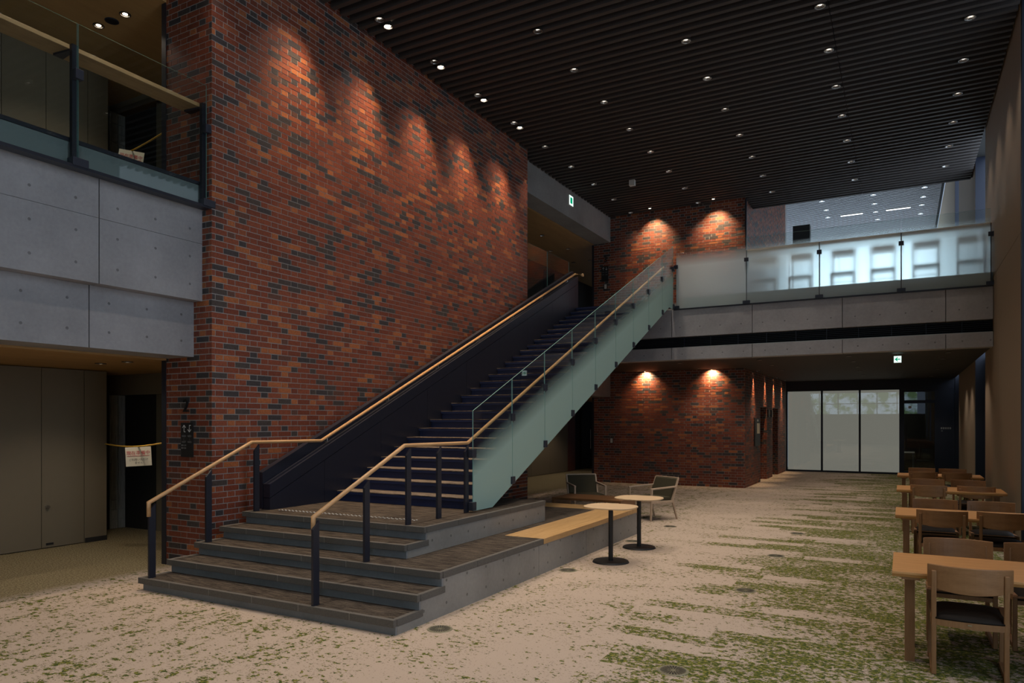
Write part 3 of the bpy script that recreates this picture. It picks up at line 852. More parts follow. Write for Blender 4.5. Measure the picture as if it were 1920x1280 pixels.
def handrail(name, label, xr, pts, posts, xp, extra=None):
    h = tag(empty(name, (xr, pts[1][0], 0.135)), label, "handrail")
    p3 = [(xr, y, z) for y, z in pts] + (extra or [])
    h_rail = mobj("rail", *tube(p3, 0.0215, 14), M['oak_rail'], h, smooth=True)
    for (y, z0) in posts:
        # height of rail above the post
        for (ya, za), (yb, zb) in zip(pts[1:-1], pts[2:]):
            if ya <= y <= yb:
                zr = za + (zb - za) * (y - ya) / (yb - ya)
        post(h, xp, y, z0, zr - 0.03)
    return h_rail
hl = handrail("oak_handrail", "oak handrail on three navy posts along the brick wall", -7.02,
         [(4.765, 0.79), (4.765, 0.938), (6.125, 1.545), (7.32, 1.537), (15.98, 5.40)],
         [(4.80, 0.135), (5.505, 0.41), (6.20, 0.69)], -7.02, [(-6.86, 16.10, 5.385), (-6.86, 15.98, 5.36)])
for k in range(7):
    yy = 7.45 + 1.35 * k; zz = 1.537 + (yy - 7.32) * 0.4461
    mobj("bracket", *tube([(-7.03, yy, zz - 0.015), (-7.03, yy, zz - 0.07), (-7.08, yy, zz - 0.08)], 0.007, 6), M['chrome'], hl)
handrail("oak_handrail", "oak handrail on navy posts beside the frosted stair glass", -4.69,
         [(4.79, 0.785), (4.79, 0.930), (6.14, 1.542), (7.40, 1.537), (15.57, 5.245)],
         [(4.79, 0.135), (5.49, 0.41), (6.17, 0.69), (6.745, 0.69), (7.33, 0.69)], -4.665)

def glass_pane(parent, axis, c, prof, frost, fn, th=0.012, name="glass_pane"):
    """pane with profile in (y,z) at x=c (axis X) or in (x,z) at y=c (axis Y); far side carries the etched film"""
    if axis == 'X':
        v, f = prism_x(c - th / 2, c + th / 2, prof)
    else:
        v0, f = prism_x(c - th / 2, c + th / 2, prof)
        v = [(q[1], q[0], q[2]) for q in v0]; f = [tuple(reversed(q)) for q in f]
    n = len(prof)
    fm = [0, 1] if axis == 'X' else [1, 0]
    fm += [2] * n
    o = mobj(name, v, f, None, parent, mats=[M['gclear'], frost, M['gedge']], fmat=fm)
    fattr(o, fn)
    return o

XG = -4.61
sg = tag(empty("glass_balustrade", (XG, 7.4, 0.69)), "frosted glass balustrade of sloping panes along the staircase", "balustrade")
GJ = [7.39, 8.39, 9.38, 10.37, 11.34, 12.32, 13.29, 14.25, 15.20, 16.04]
gt = lambda y: 1.93 + 0.4475 * (y - 7.39)
gb = lambda y: max(0.705, 0.705 + 0.4657 * (y - 7.86)) if y < 15.72 else 4.366
for i, (a, b_) in enumerate(zip(GJ[:-1], GJ[1:])):
    a2, b2 = a + 0.005, b_ - 0.005
    prof = [(a2, gb(a2))] + ([(7.86, 0.705)] if a2 < 7.86 < b2 else []) + ([(15.72, 4.366)] if a2 < 15.72 < b2 else []) + [(b2, gb(b2)), (b2, gt(b2)), (a2, gt(a2))]
    glass_pane(sg, 'X', XG, prof, M['fstair'], lambda q: gt(q.y) - q.z)
for i, yq in enumerate(GJ):
    zc = [gt(yq) - 0.52, gb(yq) + 0.06]
    for zz in zc:
        box("glass_clamp", XG - 0.035, XG + 0.03, yq - 0.045, yq + 0.045, zz - 0.05, zz + 0.05, M['clamp'], sg, bevel=0.004)

# ---------------------------------------------------------------- rails with counter board (bridge, left gallery)
bb = tag(empty("glass_balustrade", (-1.5, BRY, FZ)), "frosted glass balustrade along the front of the bridge", "balustrade")
PX = [-4.56, -3.0, -1.532, -0.03, 1.455]
for a, b_ in zip(PX[:-1], PX[1:]):
    glass_pane(bb, 'Y', BRY - 0.012, [(a + 0.006, FZ - 0.0), (b_ - 0.006, FZ - 0.0), (b_ - 0.006, 5.82), (a + 0.006, 5.82)], M['fbridge'], lambda q: 5.82 - q.z)
for x in PX:
    box("post", x - 0.012, x + 0.012, BRY + 0.03, BRY + 0.08, FZ, 5.56, M['navy_post'], bb)
    box("glass_clamp", x - 0.045, x + 0.045, BRY - 0.05, BRY + 0.04, 5.30, 5.38, M['clamp'], bb, bevel=0.004)
    box("base_clamp", x - 0.075, x + 0.075, BRY - 0.05, BRY + 0.06, FZ + 0.0, FZ + 0.075, M['clamp'], bb, bevel=0.004)
box("base_rail", PX[0] - 0.05, RX - 0.01, BRY - 0.03, BRY + 0.05, FZ - 0.02, FZ + 0.01, M['navy_post'], bb)
box("kerb", -4.45, RX - 0.01, BRY + 0.09, BRY + 0.28, FZ, FZ + 0.265, plain("teal_kerb", (0.26, 0.35, 0.39), 0.6), bb)
box("counter_board", -3.0, RX - 0.02, BRY + 0.10, BRY + 0.34, 5.54, 5.58, M['oak_counter'], bb, bevel=0.004)

gl = tag(empty("glass_balustrade", (-7.33, 4.2, FZ)), "clear glass balustrade with wide oak board on the left gallery", "balustrade")
LY = [-0.45, 1.10, 2.65, 4.20, 5.725]
for a, b_ in zip(LY[:-1], LY[1:]):
    glass_pane(gl, 'X', -7.33, [(a + 0.006, FZ), (b_ - 0.006, FZ), (b_ - 0.006, 5.83), (a + 0.006, 5.83)], M['fclear'], lambda q: 0.0)
for yq in LY:
    box("post", -7.42, -7.375, yq - 0.03, yq + 0.03, FZ, 5.63, M['navy_post'], gl)
    box("glass_clamp", -7.37, -7.29, yq - 0.04, yq + 0.04, 5.26, 5.36, M['clamp'], gl, bevel=0.004)
    box("base_clamp", -7.38, -7.27, yq - 0.08, yq + 0.08, FZ + 0.0, FZ + 0.085, M['clamp'], gl, bevel=0.004)
    v, f = prism_z(5.575, 5.597, [(-7.44, yq - 0.02), (-7.44, yq + 0.02), (-7.68, yq + 0.05), (-7.68, yq - 0.05)])
    mobj("board_bracket", v, f, M['navy_post'], gl)
box("base_rail", -7.40, -7.28, -0.5, 5.75, FZ - 0.02, FZ + 0.012, M['navy_post'], gl)
box("kerb", -7.62, -7.45, -0.5, 5.75, FZ, FZ + 0.28, plain("grey_green_kerb", (0.20, 0.235, 0.24), 0.6), gl)
box("kerb_rail", -7.64, -7.43, -0.5, 5.75, FZ + 0.28, FZ + 0.32, M['navy_post'], gl)
box("counter_board", -7.73, -7.45, -0.5, 5.745, 5.60, 5.645, M['oak_counter'], gl, bevel=0.004)

ug = tag(empty("glass_balustrade", (-7.40, 15.2, FZ)), "clear glass balustrade of the upper gallery behind the stair head", "balustrade")
for a, b_ in ((14.03, 15.2), (15.21, 16.45)):
    glass_pane(ug, 'X', -7.40, [(a, FZ), (b_, FZ), (b_, 5.83), (a, 5.83)], M['fclear'], lambda q: 0.0)
for yq in (15.2, 16.42): box("post", -7.49, -7.45, yq - 0.02, yq + 0.02, FZ, 5.4, M['navy_post'], ug)

# ================================================================== LAMPS
def spot(name, loc, aim, w, angle, blend, col, parent, r=0.03):
    l = bpy.data.lights.new(name, 'SPOT')
    l.energy = w; l.spot_size = math.radians(angle); l.spot_blend = blend; l.color = col; l.shadow_soft_size = r
    o = bpy.data.objects.new(name, l)
    d = Vector(aim) - Vector(loc)
    o.rotation_euler = d.to_track_quat('-Z', 'Y').to_euler()
    o.location = Vector(loc) - wloc(parent)
    return link(o, parent)

dl_mesh = {}
def downlight(x, y, z, label, group, r=0.065, lens='lamp_dim', w=0.0, angle=74, blend=0.7, col=WARM, aim=None):
    t = tag(empty("downlight", (x, y, z)), label, "downlight", group)
    key = (r, lens)
    if key not in dl_mesh:
        n = 20
        v, f = [], []
        prof = [(r * 1.12, -0.006), (r, -0.006), (r * 0.72, 0.05), (r * 0.70, 0.06), (r * 1.12, 0.06)]
        for (rr, zz) in prof:
            v += [(rr * math.cos(2 * math.pi * i / n), rr * math.sin(2 * math.pi * i / n), zz) for i in range(n)]
        for k in range(len(prof)):
            k2 = (k + 1) % len(prof)
            for i in range(n): f.append((k * n + i, k2 * n + i, k2 * n + (i + 1) % n, k * n + (i + 1) % n))
        me = bpy.data.meshes.new("reflector_ring"); me.from_pydata(v, [], f); me.materials.append(M['chrome']); me.update()
        v, f = disc(0, 0, 0.022, 0.052, r * 0.45, n, r * 0.70) if lens == 'lamp_dim' else disc(0, 0, 0.004, 0.03, r * 0.55, n, r * 0.8)
        ml = bpy.data.meshes.new("lens"); ml.from_pydata(v, [], f); ml.materials.append(M[lens]); ml.update()
        v, f = [], []
        for (rr, zz) in ((r * 1.12, -0.006), (r * 1.25, -0.004), (r * 1.25, 0.004), (r * 1.12, 0.004)):
            v += [(rr * math.cos(2 * math.pi * i / n), rr * math.sin(2 * math.pi * i / n), zz) for i in range(n)]
        for k in range(4):
            k2 = (k + 1) % 4
            for i in range(n): f.append((k * n + i, k2 * n + i, k2 * n + (i + 1) % n, k * n + (i + 1) % n))
        mt = bpy.data.meshes.new("trim_ring"); mt.from_pydata(v, [], f); mt.materials.append(M['black']); mt.update()
        dl_mesh[key] = (me, ml, mt)
    ring = link(bpy.data.objects.new("reflector_ring", dl_mesh[key][0]), t)
    link(bpy.data.objects.new("lens", dl_mesh[key][1]), ring)
    link(bpy.data.objects.new("trim_ring", dl_mesh[key][2]), t)
    if w > 0:
        spot("lamp", (x, y, z - 0.012), aim or (x, y, 0), w, angle, blend, col, t, r * (1.3 if lens == 'lamp_on' and r > 0.06 else 0.7))
    return t

colx = [-6.85, -4.92, -3.00, -1.05, 0.88]
rowname = ["closest to the brick wall", "second from the brick wall", "middle", "second from the tan wall", "closest to the tan wall"]
colw = [1.0, 1.0, 0.9, 0.6, 0.3]
rows = [-1.4, 1.3, 4.1, 5.55, 6.95, 8.36, 9.78, 11.16, 12.55, 13.97, 15.36, 16.77, 18.18, 19.55]  # front rows lie out of view, added to light the near floor
for c in range(5):
    k = 0
    for y in rows:
        if c == 0 and y > 4.2: ww = DOWN_W * 0.4
        else: ww = DOWN_W * colw[c]
        if y > 14: ww *= 0.9
        if y > 19: ww *= 0.25
        downlight(colx[c], y, CZ - 0.0, "%s round downlight from the front in the slat ceiling row %s" % (ORD[k], rowname[c]), "downlights in the slatted ceiling", w=ww)
        k += 1
# wall washers on the long brick wall
for k, y in enumerate([7.15, 8.56, 9.97, 11.38, 12.80]):
    downlight(-6.85, y, CZ - 0.01, "%s bright wall-washing spot from the front beside the brick wall" % ORD[k], "bright spots washing the brick wall",
              lens='lamp_on', w=WASH_W, angle=62, blend=1.0, col=WARM2, aim=(-7.1, y + 0.05, 2.0))
# spots on the back brick wall (upper and lower) and along its return
for k, x in enumerate((-6.23, -4.47)):
    downlight(x, BBY - 0.48, CZ - 0.02, "%s small spot above the brick wall behind the bridge" % ("left" if k == 0 else "right"), "spots over the upper brick wall",
              r=0.045, lens='lamp_on', w=190, angle=86, blend=1.0, col=WARM2, aim=(x, BBY - 0.02, 6.95))
    downlight([-6.49, -4.60][k], BBY - 0.16, SOF - 0.01, "%s small spot grazing the brick wall below the bridge" % ("left" if k == 0 else "right"), "spots over the lower brick wall",
              r=0.035, lens='lamp_on', w=100, angle=125, blend=1.0, col=WARM2, aim=([-6.49, -4.60][k], BBY + 0.02, 2.98))
for k, y in enumerate((21.06, 23.0, 24.67, 26.43)):
    downlight(RETX + 0.12, y, SOF - 0.01, "%s small spot from the front grazing the lift niche wall" % ORD[k], "spots over the lift niche wall",
              r=0.04, lens='lamp_on', w=230, angle=44, blend=1.0, col=WARM2, aim=(RETX - 0.02, y, 2.3))
# soffit downlights
grid = [(-4.8, 17.3), (-4.8, 19.2), (-2.93, 17.3), (-2.93, 19.08), (-2.95, 20.97), (-2.99, 26.45), (-1.04, 17.25), (-1.04, 18.83), (-1.04, 20.7),
        (-1.07, 22.48), (-1.07, 24.6), (0.82, 17.32), (0.80, 19.0), (0.82, 20.94), (0.82, 22.6), (0.80, 26.2)]
for k, (x, y) in enumerate(grid):
    side = "left" if x < -4 else ("centre left" if x < -2 else ("centre right" if x < 0 else "right"))
    kk = sum(1 for q in grid[:k] if abs(q[0] - x) < 0.3)
    downlight(x, y, SOF - 0.004, "%s flat downlight from the front in the %s row under the bridge" % (ORD[kk], side), "downlights under the bridge", r=0.05, w=38, angle=105)
# gallery downlights
for (x, y, z, wd, wt) in ((-9.40, 5.66, 7.075, "left lit downlight in the upper gallery ceiling", 26), (-8.84, 5.67, 7.075, "right lit downlight in the upper gallery ceiling", 26),
                  (-9.32, 5.64, 2.567, "left flat downlight in the plywood ceiling of the lower corridor", 26), (-8.76, 5.65, 2.567, "right flat downlight in the plywood ceiling of the lower corridor", 26),
                  (-9.30, 3.2, 2.567, "flat corridor downlight further along the plywood ceiling", 40),
                  (-8.97, 18.1, 7.075, "nearest downlight in the gallery ceiling behind the stair head", 10), (-9.55, 19.87, 7.075, "left of two middle downlights in the gallery ceiling behind the stair head", 10),
                  (-8.97, 19.88, 7.075, "right of two middle downlights in the gallery ceiling behind the stair head", 10), (-9.6, 21.7, 7.075, "left of two far downlights in the gallery ceiling behind the stair head", 10),
                  (-8.99, 21.67, 7.075, "right of two far downlights in the gallery ceiling behind the stair head", 10),
                  (-9.4, 17.5, 2.567, "nearer corridor downlight under the stair head", 40), (-9.4, 21.5, 2.567, "farther corridor downlight under the stair head", 50)):
    downlight(x, y, z, wd, "downlights in the plywood ceilings", r=0.055, lens='lamp_on' if z > 3 and y < 6 else 'lamp_dim', w=wt, angle=120, blend=0.5)
sp = tag(empty("ceiling_speaker", (-9.14, 5.68, 7.078)), "round black ceiling speaker between two downlights of the upper gallery", "speaker")
mobj("grille", *disc(-9.14, 5.68, 7.068, 7.08, 0.07), M['black'], sp); mobj("rim", *disc(-9.14, 5.68, 7.072, 7.08, 0.085), M['clamp'], sp)
# hall lamps
for k, (x, y) in enumerate([(-3.1, 33.7), (-3.05, 35.2), (-3.1, 36.5), (-1.1, 33.8), (-1.1, 35.2), (-1.1, 36.6), (-1.06, 38.0), (0.78, 33.7), (0.76, 35.1), (0.73, 36.4), (0.71, 37.9)]):
    side = "left" if x < -2 else ("middle" if x < 0 else "right")
    kk = (0, 1, 2, 0, 1, 2, 3, 0, 1, 2, 3)[k]
    downlight(x, y, HZ - 0.005, "%s small lamp from the front in the %s row of the far hall ceiling" % (ORD[kk], side), "lamps in the far hall ceiling", r=0.09, lens='lamp_hall')
for k, (x0, x1) in enumerate(((-2.56, -1.61), (-0.68, 0.31))):
    t = tag(empty("linear_lamp", ((x0 + x1) / 2, 36.5, HZ)), "%s linear lamp in the far hall ceiling" % ("left" if k == 0 else "right"), "linear lamp")
    box("housing", x0, x1, 36.42, 36.58, HZ - 0.02, HZ + 0.05, M['white'], t); box("diffuser", x0 + 0.02, x1 - 0.02, 36.44, 36.56, HZ - 0.03, HZ - 0.02, M['lamp_hall'], t)

# exit signs
def exit_sign(x, y, z, w, h, label, axis='Y', arrow=-1):
    t = tag(empty("exit_sign", (x, y, z)), label, "exit sign")
    if axis == 'Y':
        box("sign_box", x - w / 2, x + w / 2, y, y + 0.05, z - h / 2, z + h / 2, M['white'], t)
        sf = box("sign_face", x - w / 2 + 0.006, x + w / 2 - 0.006, y - 0.004, y, z - h / 2 + 0.006, z + h / 2 - 0.006, M['sign_white'], t)
        a = arrow
        pr = [(0.36 * a, 0), (0.05 * a, 0.30), (0.05 * a - 0.12 * a, 0.30), (0.10 * a, 0.07), (-0.34 * a, 0.07), (-0.34 * a, -0.07), (0.10 * a, -0.07), (0.05 * a - 0.12 * a, -0.30), (0.05 * a, -0.30)]
        v = [(x + p * w, y - 0.007, z + q * h) for p, q in pr]
        mobj("arrow", v, [tuple(range(len(v)))], M['sign_green'], sf)
        box("hanger", x - 0.01, x + 0.01, y + 0.02, y + 0.03, z + h / 2, SOF, M['white'], t)
    else:
        box("sign_box", x - 0.05, x, y - w / 2, y + w / 2, z - h / 2, z + h / 2, M['white'], t)
        box("sign_face", x, x + 0.004, y - w / 2 + 0.006, y + w / 2 - 0.006, z - h / 2 + 0.006, z + h / 2 - 0.006, M['sign_white'], t)
        box("running_figure", x + 0.005, x + 0.006, y - w * 0.25, y + w * 0.25, z - h * 0.3, z + h * 0.3, M['sign_green'], t)
    return t
exit_sign(-0.10, 17.3, 3.13, 0.15, 0.15, "white lit exit sign with a green left arrow under the bridge")
exit_sign(-7.535, 16.9, 7.52, 0.26, 0.26, "green lit exit sign on the concrete lintel", 'X')
box_ = tag(empty("ceiling_box", (-5.9, 16.94, CZ - 0.02)), "small pale box hanging from the slatted ceiling", "projector")
box("housing", -5.97, -5.83, 16.90, 17.0, CZ - 0.14, CZ + 0.0, M['white'], box_, bevel=0.004); box("mount", -5.92, -5.88, 16.93, 16.97, CZ - 0.005, CZ + 0.05, M['black'], box_)

# ================================================================== SIGNS
def wayfinding(x0, x1, z0, z1, y, label, rows, arrows, hook=True):
    t = tag(empty("direction_sign", ((x0 + x1) / 2, y, z0)), label, "sign")
    pl = box("plate", x0, x1, y - 0.012, y - 0.001, z0, z1, M['sign_black'], t)
    w = x1 - x0; h = z1 - z0; yy = y - 0.0135
    for k, dn in enumerate(arrows):
        cx = x0 + w * (0.28 if k == 0 else 0.72); cz = z1 - h * 0.17; s = w * 0.17
        m = MB()
        def bar(p, q, th):
            p = Vector((p[0], 0, p[1])); q = Vector((q[0], 0, q[1])); d = (q - p).normalized(); nn = Vector((-d.z, 0, d.x)) * th
            m.add([(cx + a.x, yy, cz + a.z) for a in (p - nn, q - nn, q + nn, p + nn)], [(0, 1, 2, 3)])
        sg_ = -1 if dn else 1
        bar((0, -1.1 * s * sg_), (0, 1.1 * s * sg_), s * 0.11); bar((-0.8 * s, 0.25 * s * sg_), (0, 1.1 * s * sg_), s * 0.12); bar((0.8 * s, 0.25 * s * sg_), (0, 1.1 * s * sg_), s * 0.12)
        if hook: bar((0, -1.05 * s * sg_), (0.7 * s, -1.05 * s * sg_), s * 0.11)
        m.build("arrow", M['white_ink'], pl)
    for (fx, fz, body, sz) in rows:
        text_mesh("lettering", body, h * sz, M['grey_ink'], pl, (x0 + w * fx, yy, z1 - h * fz), (math.pi / 2, 0, 0))
    return t
wayfinding(-7.84, -7.615, 1.362, 1.785, WY0 - PROUD - 0.002, "black direction sign with two arrows on the brick wall end",
           [(0.26, 0.39, "N320", 0.075), (0.74, 0.39, "N321", 0.075), (0.26, 0.475, "|", 0.05), (0.74, 0.475, "|", 0.05), (0.26, 0.56, "N327", 0.075), (0.74, 0.56, "N325", 0.075), (0.26, 0.66, "■ N330", 0.06), (0.26, 0.74, "■ N360", 0.06)], (False, True))
n2 = tag(empty("floor_number", (-7.745, WY0 - PROUD - 0.002, 1.9)), "large dark numeral 2 mounted on the brick wall end", "numeral")
text_mesh("numeral", "2", 0.235, M['black'], n2, (-7.745, WY0 - PROUD - 0.014, 1.99), (math.pi / 2, 0, 0), extrude=0.01)
wayfinding(-7.867, -7.648, 5.955, 6.41, BBY - PROUD - 0.002, "black direction sign with two arrows on the brick wall by the stair head",
           [(0.26, 0.40, "N420", 0.07), (0.74, 0.40, "N421", 0.07), (0.26, 0.56, "N427", 0.07), (0.74, 0.56, "N425", 0.07)], (False, True), False)
n3 = tag(empty("floor_number", (-7.74, BBY - PROUD - 0.002, 6.5)), "small dark numeral above the direction sign by the stair head", "numeral")
text_mesh("numeral", "3", 0.26, M['black'], n3, (-7.74, BBY - PROUD - 0.014, 6.60), (math.pi / 2, 0, 0), extrude=0.01)
for (x, z, lb) in ((-7.735, 5.80, "white wall switch on the brick wall by the stair head"), (-7.547, 1.24, "white wall switch low on the back brick wall")):
    t = tag(empty("wall_switch", (x, BBY - PROUD, z - 0.08)), lb, "switch")
    pl = box("plate", x - 0.05, x + 0.05, BBY - PROUD - 0.014, BBY - PROUD - 0.001, z - 0.08, z + 0.08, M['black'], t)
    box("rocker", x - 0.035, x + 0.035, BBY - PROUD - 0.022, BBY - PROUD - 0.014, z - 0.065, z + 0.065, M['white'], pl)
# lift panel on return wall
t = tag(empty("lift_call_panel", (RETX + PROUD, 21.53, 1.1)), "dark lift call panel on the brick return wall", "panel")
box("plate", RETX + PROUD + 0.001, RETX + PROUD + 0.04, 21.14, 21.92, 1.10, 1.90, M['sign_black'], t)
box("notice", RETX + PROUD + 0.04, RETX + PROUD + 0.043, 21.45, 21.88, 1.45, 1.75, M['paper'], t)
box("call_button", RETX + PROUD + 0.04, RETX + PROUD + 0.048, 21.5, 21.6, 1.80, 1.86, M['white'], t)
for k, y in enumerate((23.62, 24.25)):
    t = tag(empty("lift_lantern", (RETX + PROUD, y, 1.95)), "%s pale lift lantern on the brick pier between the niches" % ("nearer" if k == 0 else "farther"), "lantern")
    box("plate", RETX + PROUD + 0.001, RETX + PROUD + 0.02, y - 0.08, y + 0.08, 1.93, 2.18, M['clamp'], t); box("diffuser", RETX + PROUD + 0.02, RETX + PROUD + 0.035, y - 0.06, y + 0.06, 1.95, 2.16, M['white'], t)

def rope_sign(z, label, label2, dz, tt, tilt):
    a = Vector((CORX, 6.51, z)); b_ = Vector((BLK - 0.09, 5.80, z + dz))
    pts = [a.lerp(b_, k / 10) - Vector((0, 0, 0.045 * math.sin(math.pi * k / 10))) for k in range(11)]
    r_ = tag(empty("barrier_rope", tuple(a)), label2, "rope")
    mobj("cord", *tube(pts, 0.010, 8), M['rope'], r_)
    mobj("hook", *tube([a + Vector((-0.0, 0, 0)), a + Vector((0.03, 0, 0.01))], 0.016, 8), M['chrome'], r_)
    p = a.lerp(b_, tt) - Vector((0, 0, 0.05))
    d = (b_ - a).normalized()
    t = tag(empty("hanging_notice", tuple(p)), label, "notice")
    t.rotation_euler = (0, math.radians(tilt), math.radians(36))
    w, h = 0.335, 0.262
    box("sheet", -w / 2, w / 2, -0.002, 0.002, -h, 0.0, M['paper'], t, world=False)
    def tx(nm, body, size, mat, zz):
        o = text_mesh(nm, body, size, mat, None, (0, 0, 0), (math.pi / 2, 0, 0)); o.parent = t; o.location = (0, -0.004, zz)
    tx("red_lettering", "現在準備中", 0.062, M['red_ink'], -0.085)
    box("underline", -0.145, 0.145, -0.005, -0.0035, -0.125, -0.120, M['red_ink'], t, world=False)
    tx("black_lettering", "ご利用いただけ", 0.036, M['black_ink'], -0.175)
    tx("black_lettering", "ません", 0.036, M['black_ink'], -0.218)
rope_sign(1.46, "cream notice with red and black lettering hanging on the lower corridor rope", "yellow rope across the lower corridor", 0.07, 0.60, -3)
rope_sign(5.78, "cream notice with red lettering hanging on the upper gallery rope", "yellow rope across the upper gallery", -0.30, 0.5, 8)

# ================================================================== FURNITURE
def copy_tree(o, parent=None):
    c = o.copy(); COL.objects.link(c)
    if parent is not None: c.parent = parent
    for ch in list(o.children): copy_tree(ch, c)
    return c

# reading tables
def make_table():
    t = empty("reading_table")
    W, D, Z = 1.49, 0.86, 0.70
    v, f = prism_x(-W / 2, W / 2, [(-D / 2, Z), (-D / 2, Z - 0.018), (-D / 2 + 0.022, Z - 0.042), (D / 2 - 0.022, Z - 0.042), (D / 2, Z - 0.018), (D / 2, Z)])
    o = mobj("table_top", v, f, M['oak_table'], t, world=False, bevel=0.002)
    for s in (-1, 1):
        box("cross_rail", s * (W / 2 - 0.12) - 0.06, s * (W / 2 - 0.12) + 0.06, -D / 2 + 0.04, D / 2 - 0.04, Z - 0.062, Z - 0.042, M['oak_leg'], t, world=False)
        for q in (-1, 1):
            x = s * (W / 2 - 0.115); y = q * (D / 2 - 0.22)
            box("leg", x - 0.034, x + 0.034, y - 0.045, y + 0.045, 0, Z - 0.06, M['oak_leg'], t, world=False, bevel=0.004)
    return t
tbl = make_table()
TY = [6.38, 9.98, 13.58, 17.02]
tword = ["frontmost", "second", "third", "farthest"]
for k, y in enumerate(TY):
    o = tbl if k == 0 else copy_tree(tbl)
    o.location = (0.675 + (-0.01 * k), y, 0)
    tag(o, "%s oak reading table of the row along the tan wall" % tword[k], "table", "oak reading tables")

def make_chair():
    """faces +y; origin on the floor below the rear legs' middle"""
    t = empty("reading_chair")
    hw = 0.215
    for s in (-1, 1):
        x = s * hw
        # rear leg with slight rake at the top
        v = []
        for (y, z) in ((0.0, 0), (0.0, 0.42), (-0.03, 0.745)):
            v += [(x - 0.016, y - 0.019, z), (x + 0.016, y - 0.019, z), (x + 0.016, y + 0.019, z), (x - 0.016, y + 0.019, z)]
        f = [(0, 3, 2, 1), (8, 9, 10, 11)]
        for k in (0, 4): f += [(k + i, k + (i + 1) % 4, k + 4 + (i + 1) % 4, k + 4 + i) for i in range(4)]
        mobj("rear_leg", v, f, M['oak_leg'], t, world=False, bevel=0.006)
        box("front_leg", x * 1.06 - 0.016, x * 1.06 + 0.016, 0.40, 0.44, 0, 0.43, M['oak_leg'], t, world=False, bevel=0.005)
        box("floor_runner", x * 1.03 - 0.014, x * 1.03 + 0.014, 0.015, 0.41, 0.0, 0.035, M['oak_leg'], t, world=False)
        v, f = prism_x(x * 1.03 - 0.014, x * 1.03 + 0.014, [(0.0, 0.355), (0.42, 0.385), (0.42, 0.435), (0.0, 0.405)])
        mobj("side_rail", v, f, M['oak_leg'], t, world=False)
    # curved front and back rails
    def curved(x0, x1, yc, sag, th, z0, z1, n=10, dip=0.0):
        v = []; 
        for i in range(n + 1):
            s = i / n; x = x0 + (x1 - x0) * s; d = yc - sag * (1 - (2 * s - 1) ** 2)
            zz = z0 - dip * (1 - (2 * s - 1) ** 2)
            v += [(x, d - th / 2, zz), (x, d + th / 2, zz), (x, d + th / 2, z1), (x, d - th / 2, z1)]
        f = [(0, 1, 2, 3), tuple(4 * n + q for q in (3, 2, 1, 0))]
        for i in range(n):
            b_ = 4 * i
            f += [(b_ + q, b_ + 4 + q, b_ + 4 + (q + 1) % 4, b_ + (q + 1) % 4) for q in range(4)]
        return v, f
    br_ = mobj("back_rail", *curved(-hw, hw, 0.0, 0.03, 0.03, 0.355, 0.41), M['oak_leg'], t, world=False)
    box("front_rail", -hw, hw, 0.405, 0.43, 0.365, 0.425, M['oak_leg'], t, world=False)
    # backrest board
    v, f = curved(-0.255, 0.255, 0.035, 0.085, 0.020, 0.625, 0.785, 16, 0.03)
    v = [(x, y - (z - 0.42) * 0.092, z) for x, y, z in v]
    mobj("backrest", v, f, M['oak_back'], t, world=False, bevel=0.004)
    # padded seat
    nx, ny = 10, 8
    v = []; f = []
    for j in range(ny + 1):
        for i in range(nx + 1):
            a = i / nx * 2 - 1; b_ = j / ny * 2 - 1
            y = 0.21 + b_ * 0.225 - (0.03 * (1 - a * a) if j == 0 else 0)
            e = (1 - a ** 6) * (1 - b_ ** 6)
            v.append((a * 0.222, y, 0.412 + 0.042 * e))
    nb = len(v)
    v += [(x, y, 0.40) for x, y, z in v]
    for j in range(ny):
        for i in range(nx):
            q = j * (nx + 1) + i
            f.append((q, q + 1, q + nx + 2, q + nx + 1)); f.append((nb + q, nb + q + nx + 1, nb + q + nx + 2, nb + q + 1))
    rim = [i for i in range(nx + 1)] + [j * (nx + 1) + nx for j in range(1, ny + 1)] + [ny * (nx + 1) + i for i in range(nx - 1, -1, -1)] + [j * (nx + 1) for j in range(ny - 1, 0, -1)]
    for k in range(len(rim)):
        a, b_ = rim[k], rim[(k + 1) % len(rim)]
        f.append((b_, a, nb + a, nb + b_))
    mobj("seat_pad", v, f, M['leather'], t, world=False, smooth=True)
    mobj("maker_plate", [(-0.012, -0.047, 0.378), (0.012, -0.047, 0.378), (0.012, -0.047, 0.386), (-0.012, -0.047, 0.386)], [(0, 1, 2, 3)], M['chrome'], br_, world=False)
    return t
chair = make_chair()
first = True
NEAR = [(0.408, 5.905), (0.39, 9.50), (0.36, 13.17), (0.36, 16.60)]
NEAR_R = [None, (0.985, 9.58), (1.006, 13.26), (0.935, 16.60)]
FAR = [(0.41, 7.20), (0.365, 10.77), (0.38, 14.50), (0.36, 17.93)]
FAR_R = [(0.995, 7.22), (0.97, 10.76), (0.985, 14.54), (0.93, 17.88)]
for k in range(4):
    for lst, rz, word in ((NEAR, 0, "left chair at the near side"), (NEAR_R, 0, "right chair at the near side"), (FAR, math.pi, "left chair at the far side"), (FAR_R, math.pi, "right chair at the far side")):
        if lst[k] is None: continue
        o = chair if first else copy_tree(chair); first = False
        o.location = (lst[k][0], lst[k][1] + (-0.0 if rz == 0 else 0.0), 0); o.rotation_euler = (0, 0, rz + random.uniform(-0.02, 0.02))
        tag(o, "oak %s of the %s reading table" % (word, tword[k]), "chair", "oak chairs at the reading tables")

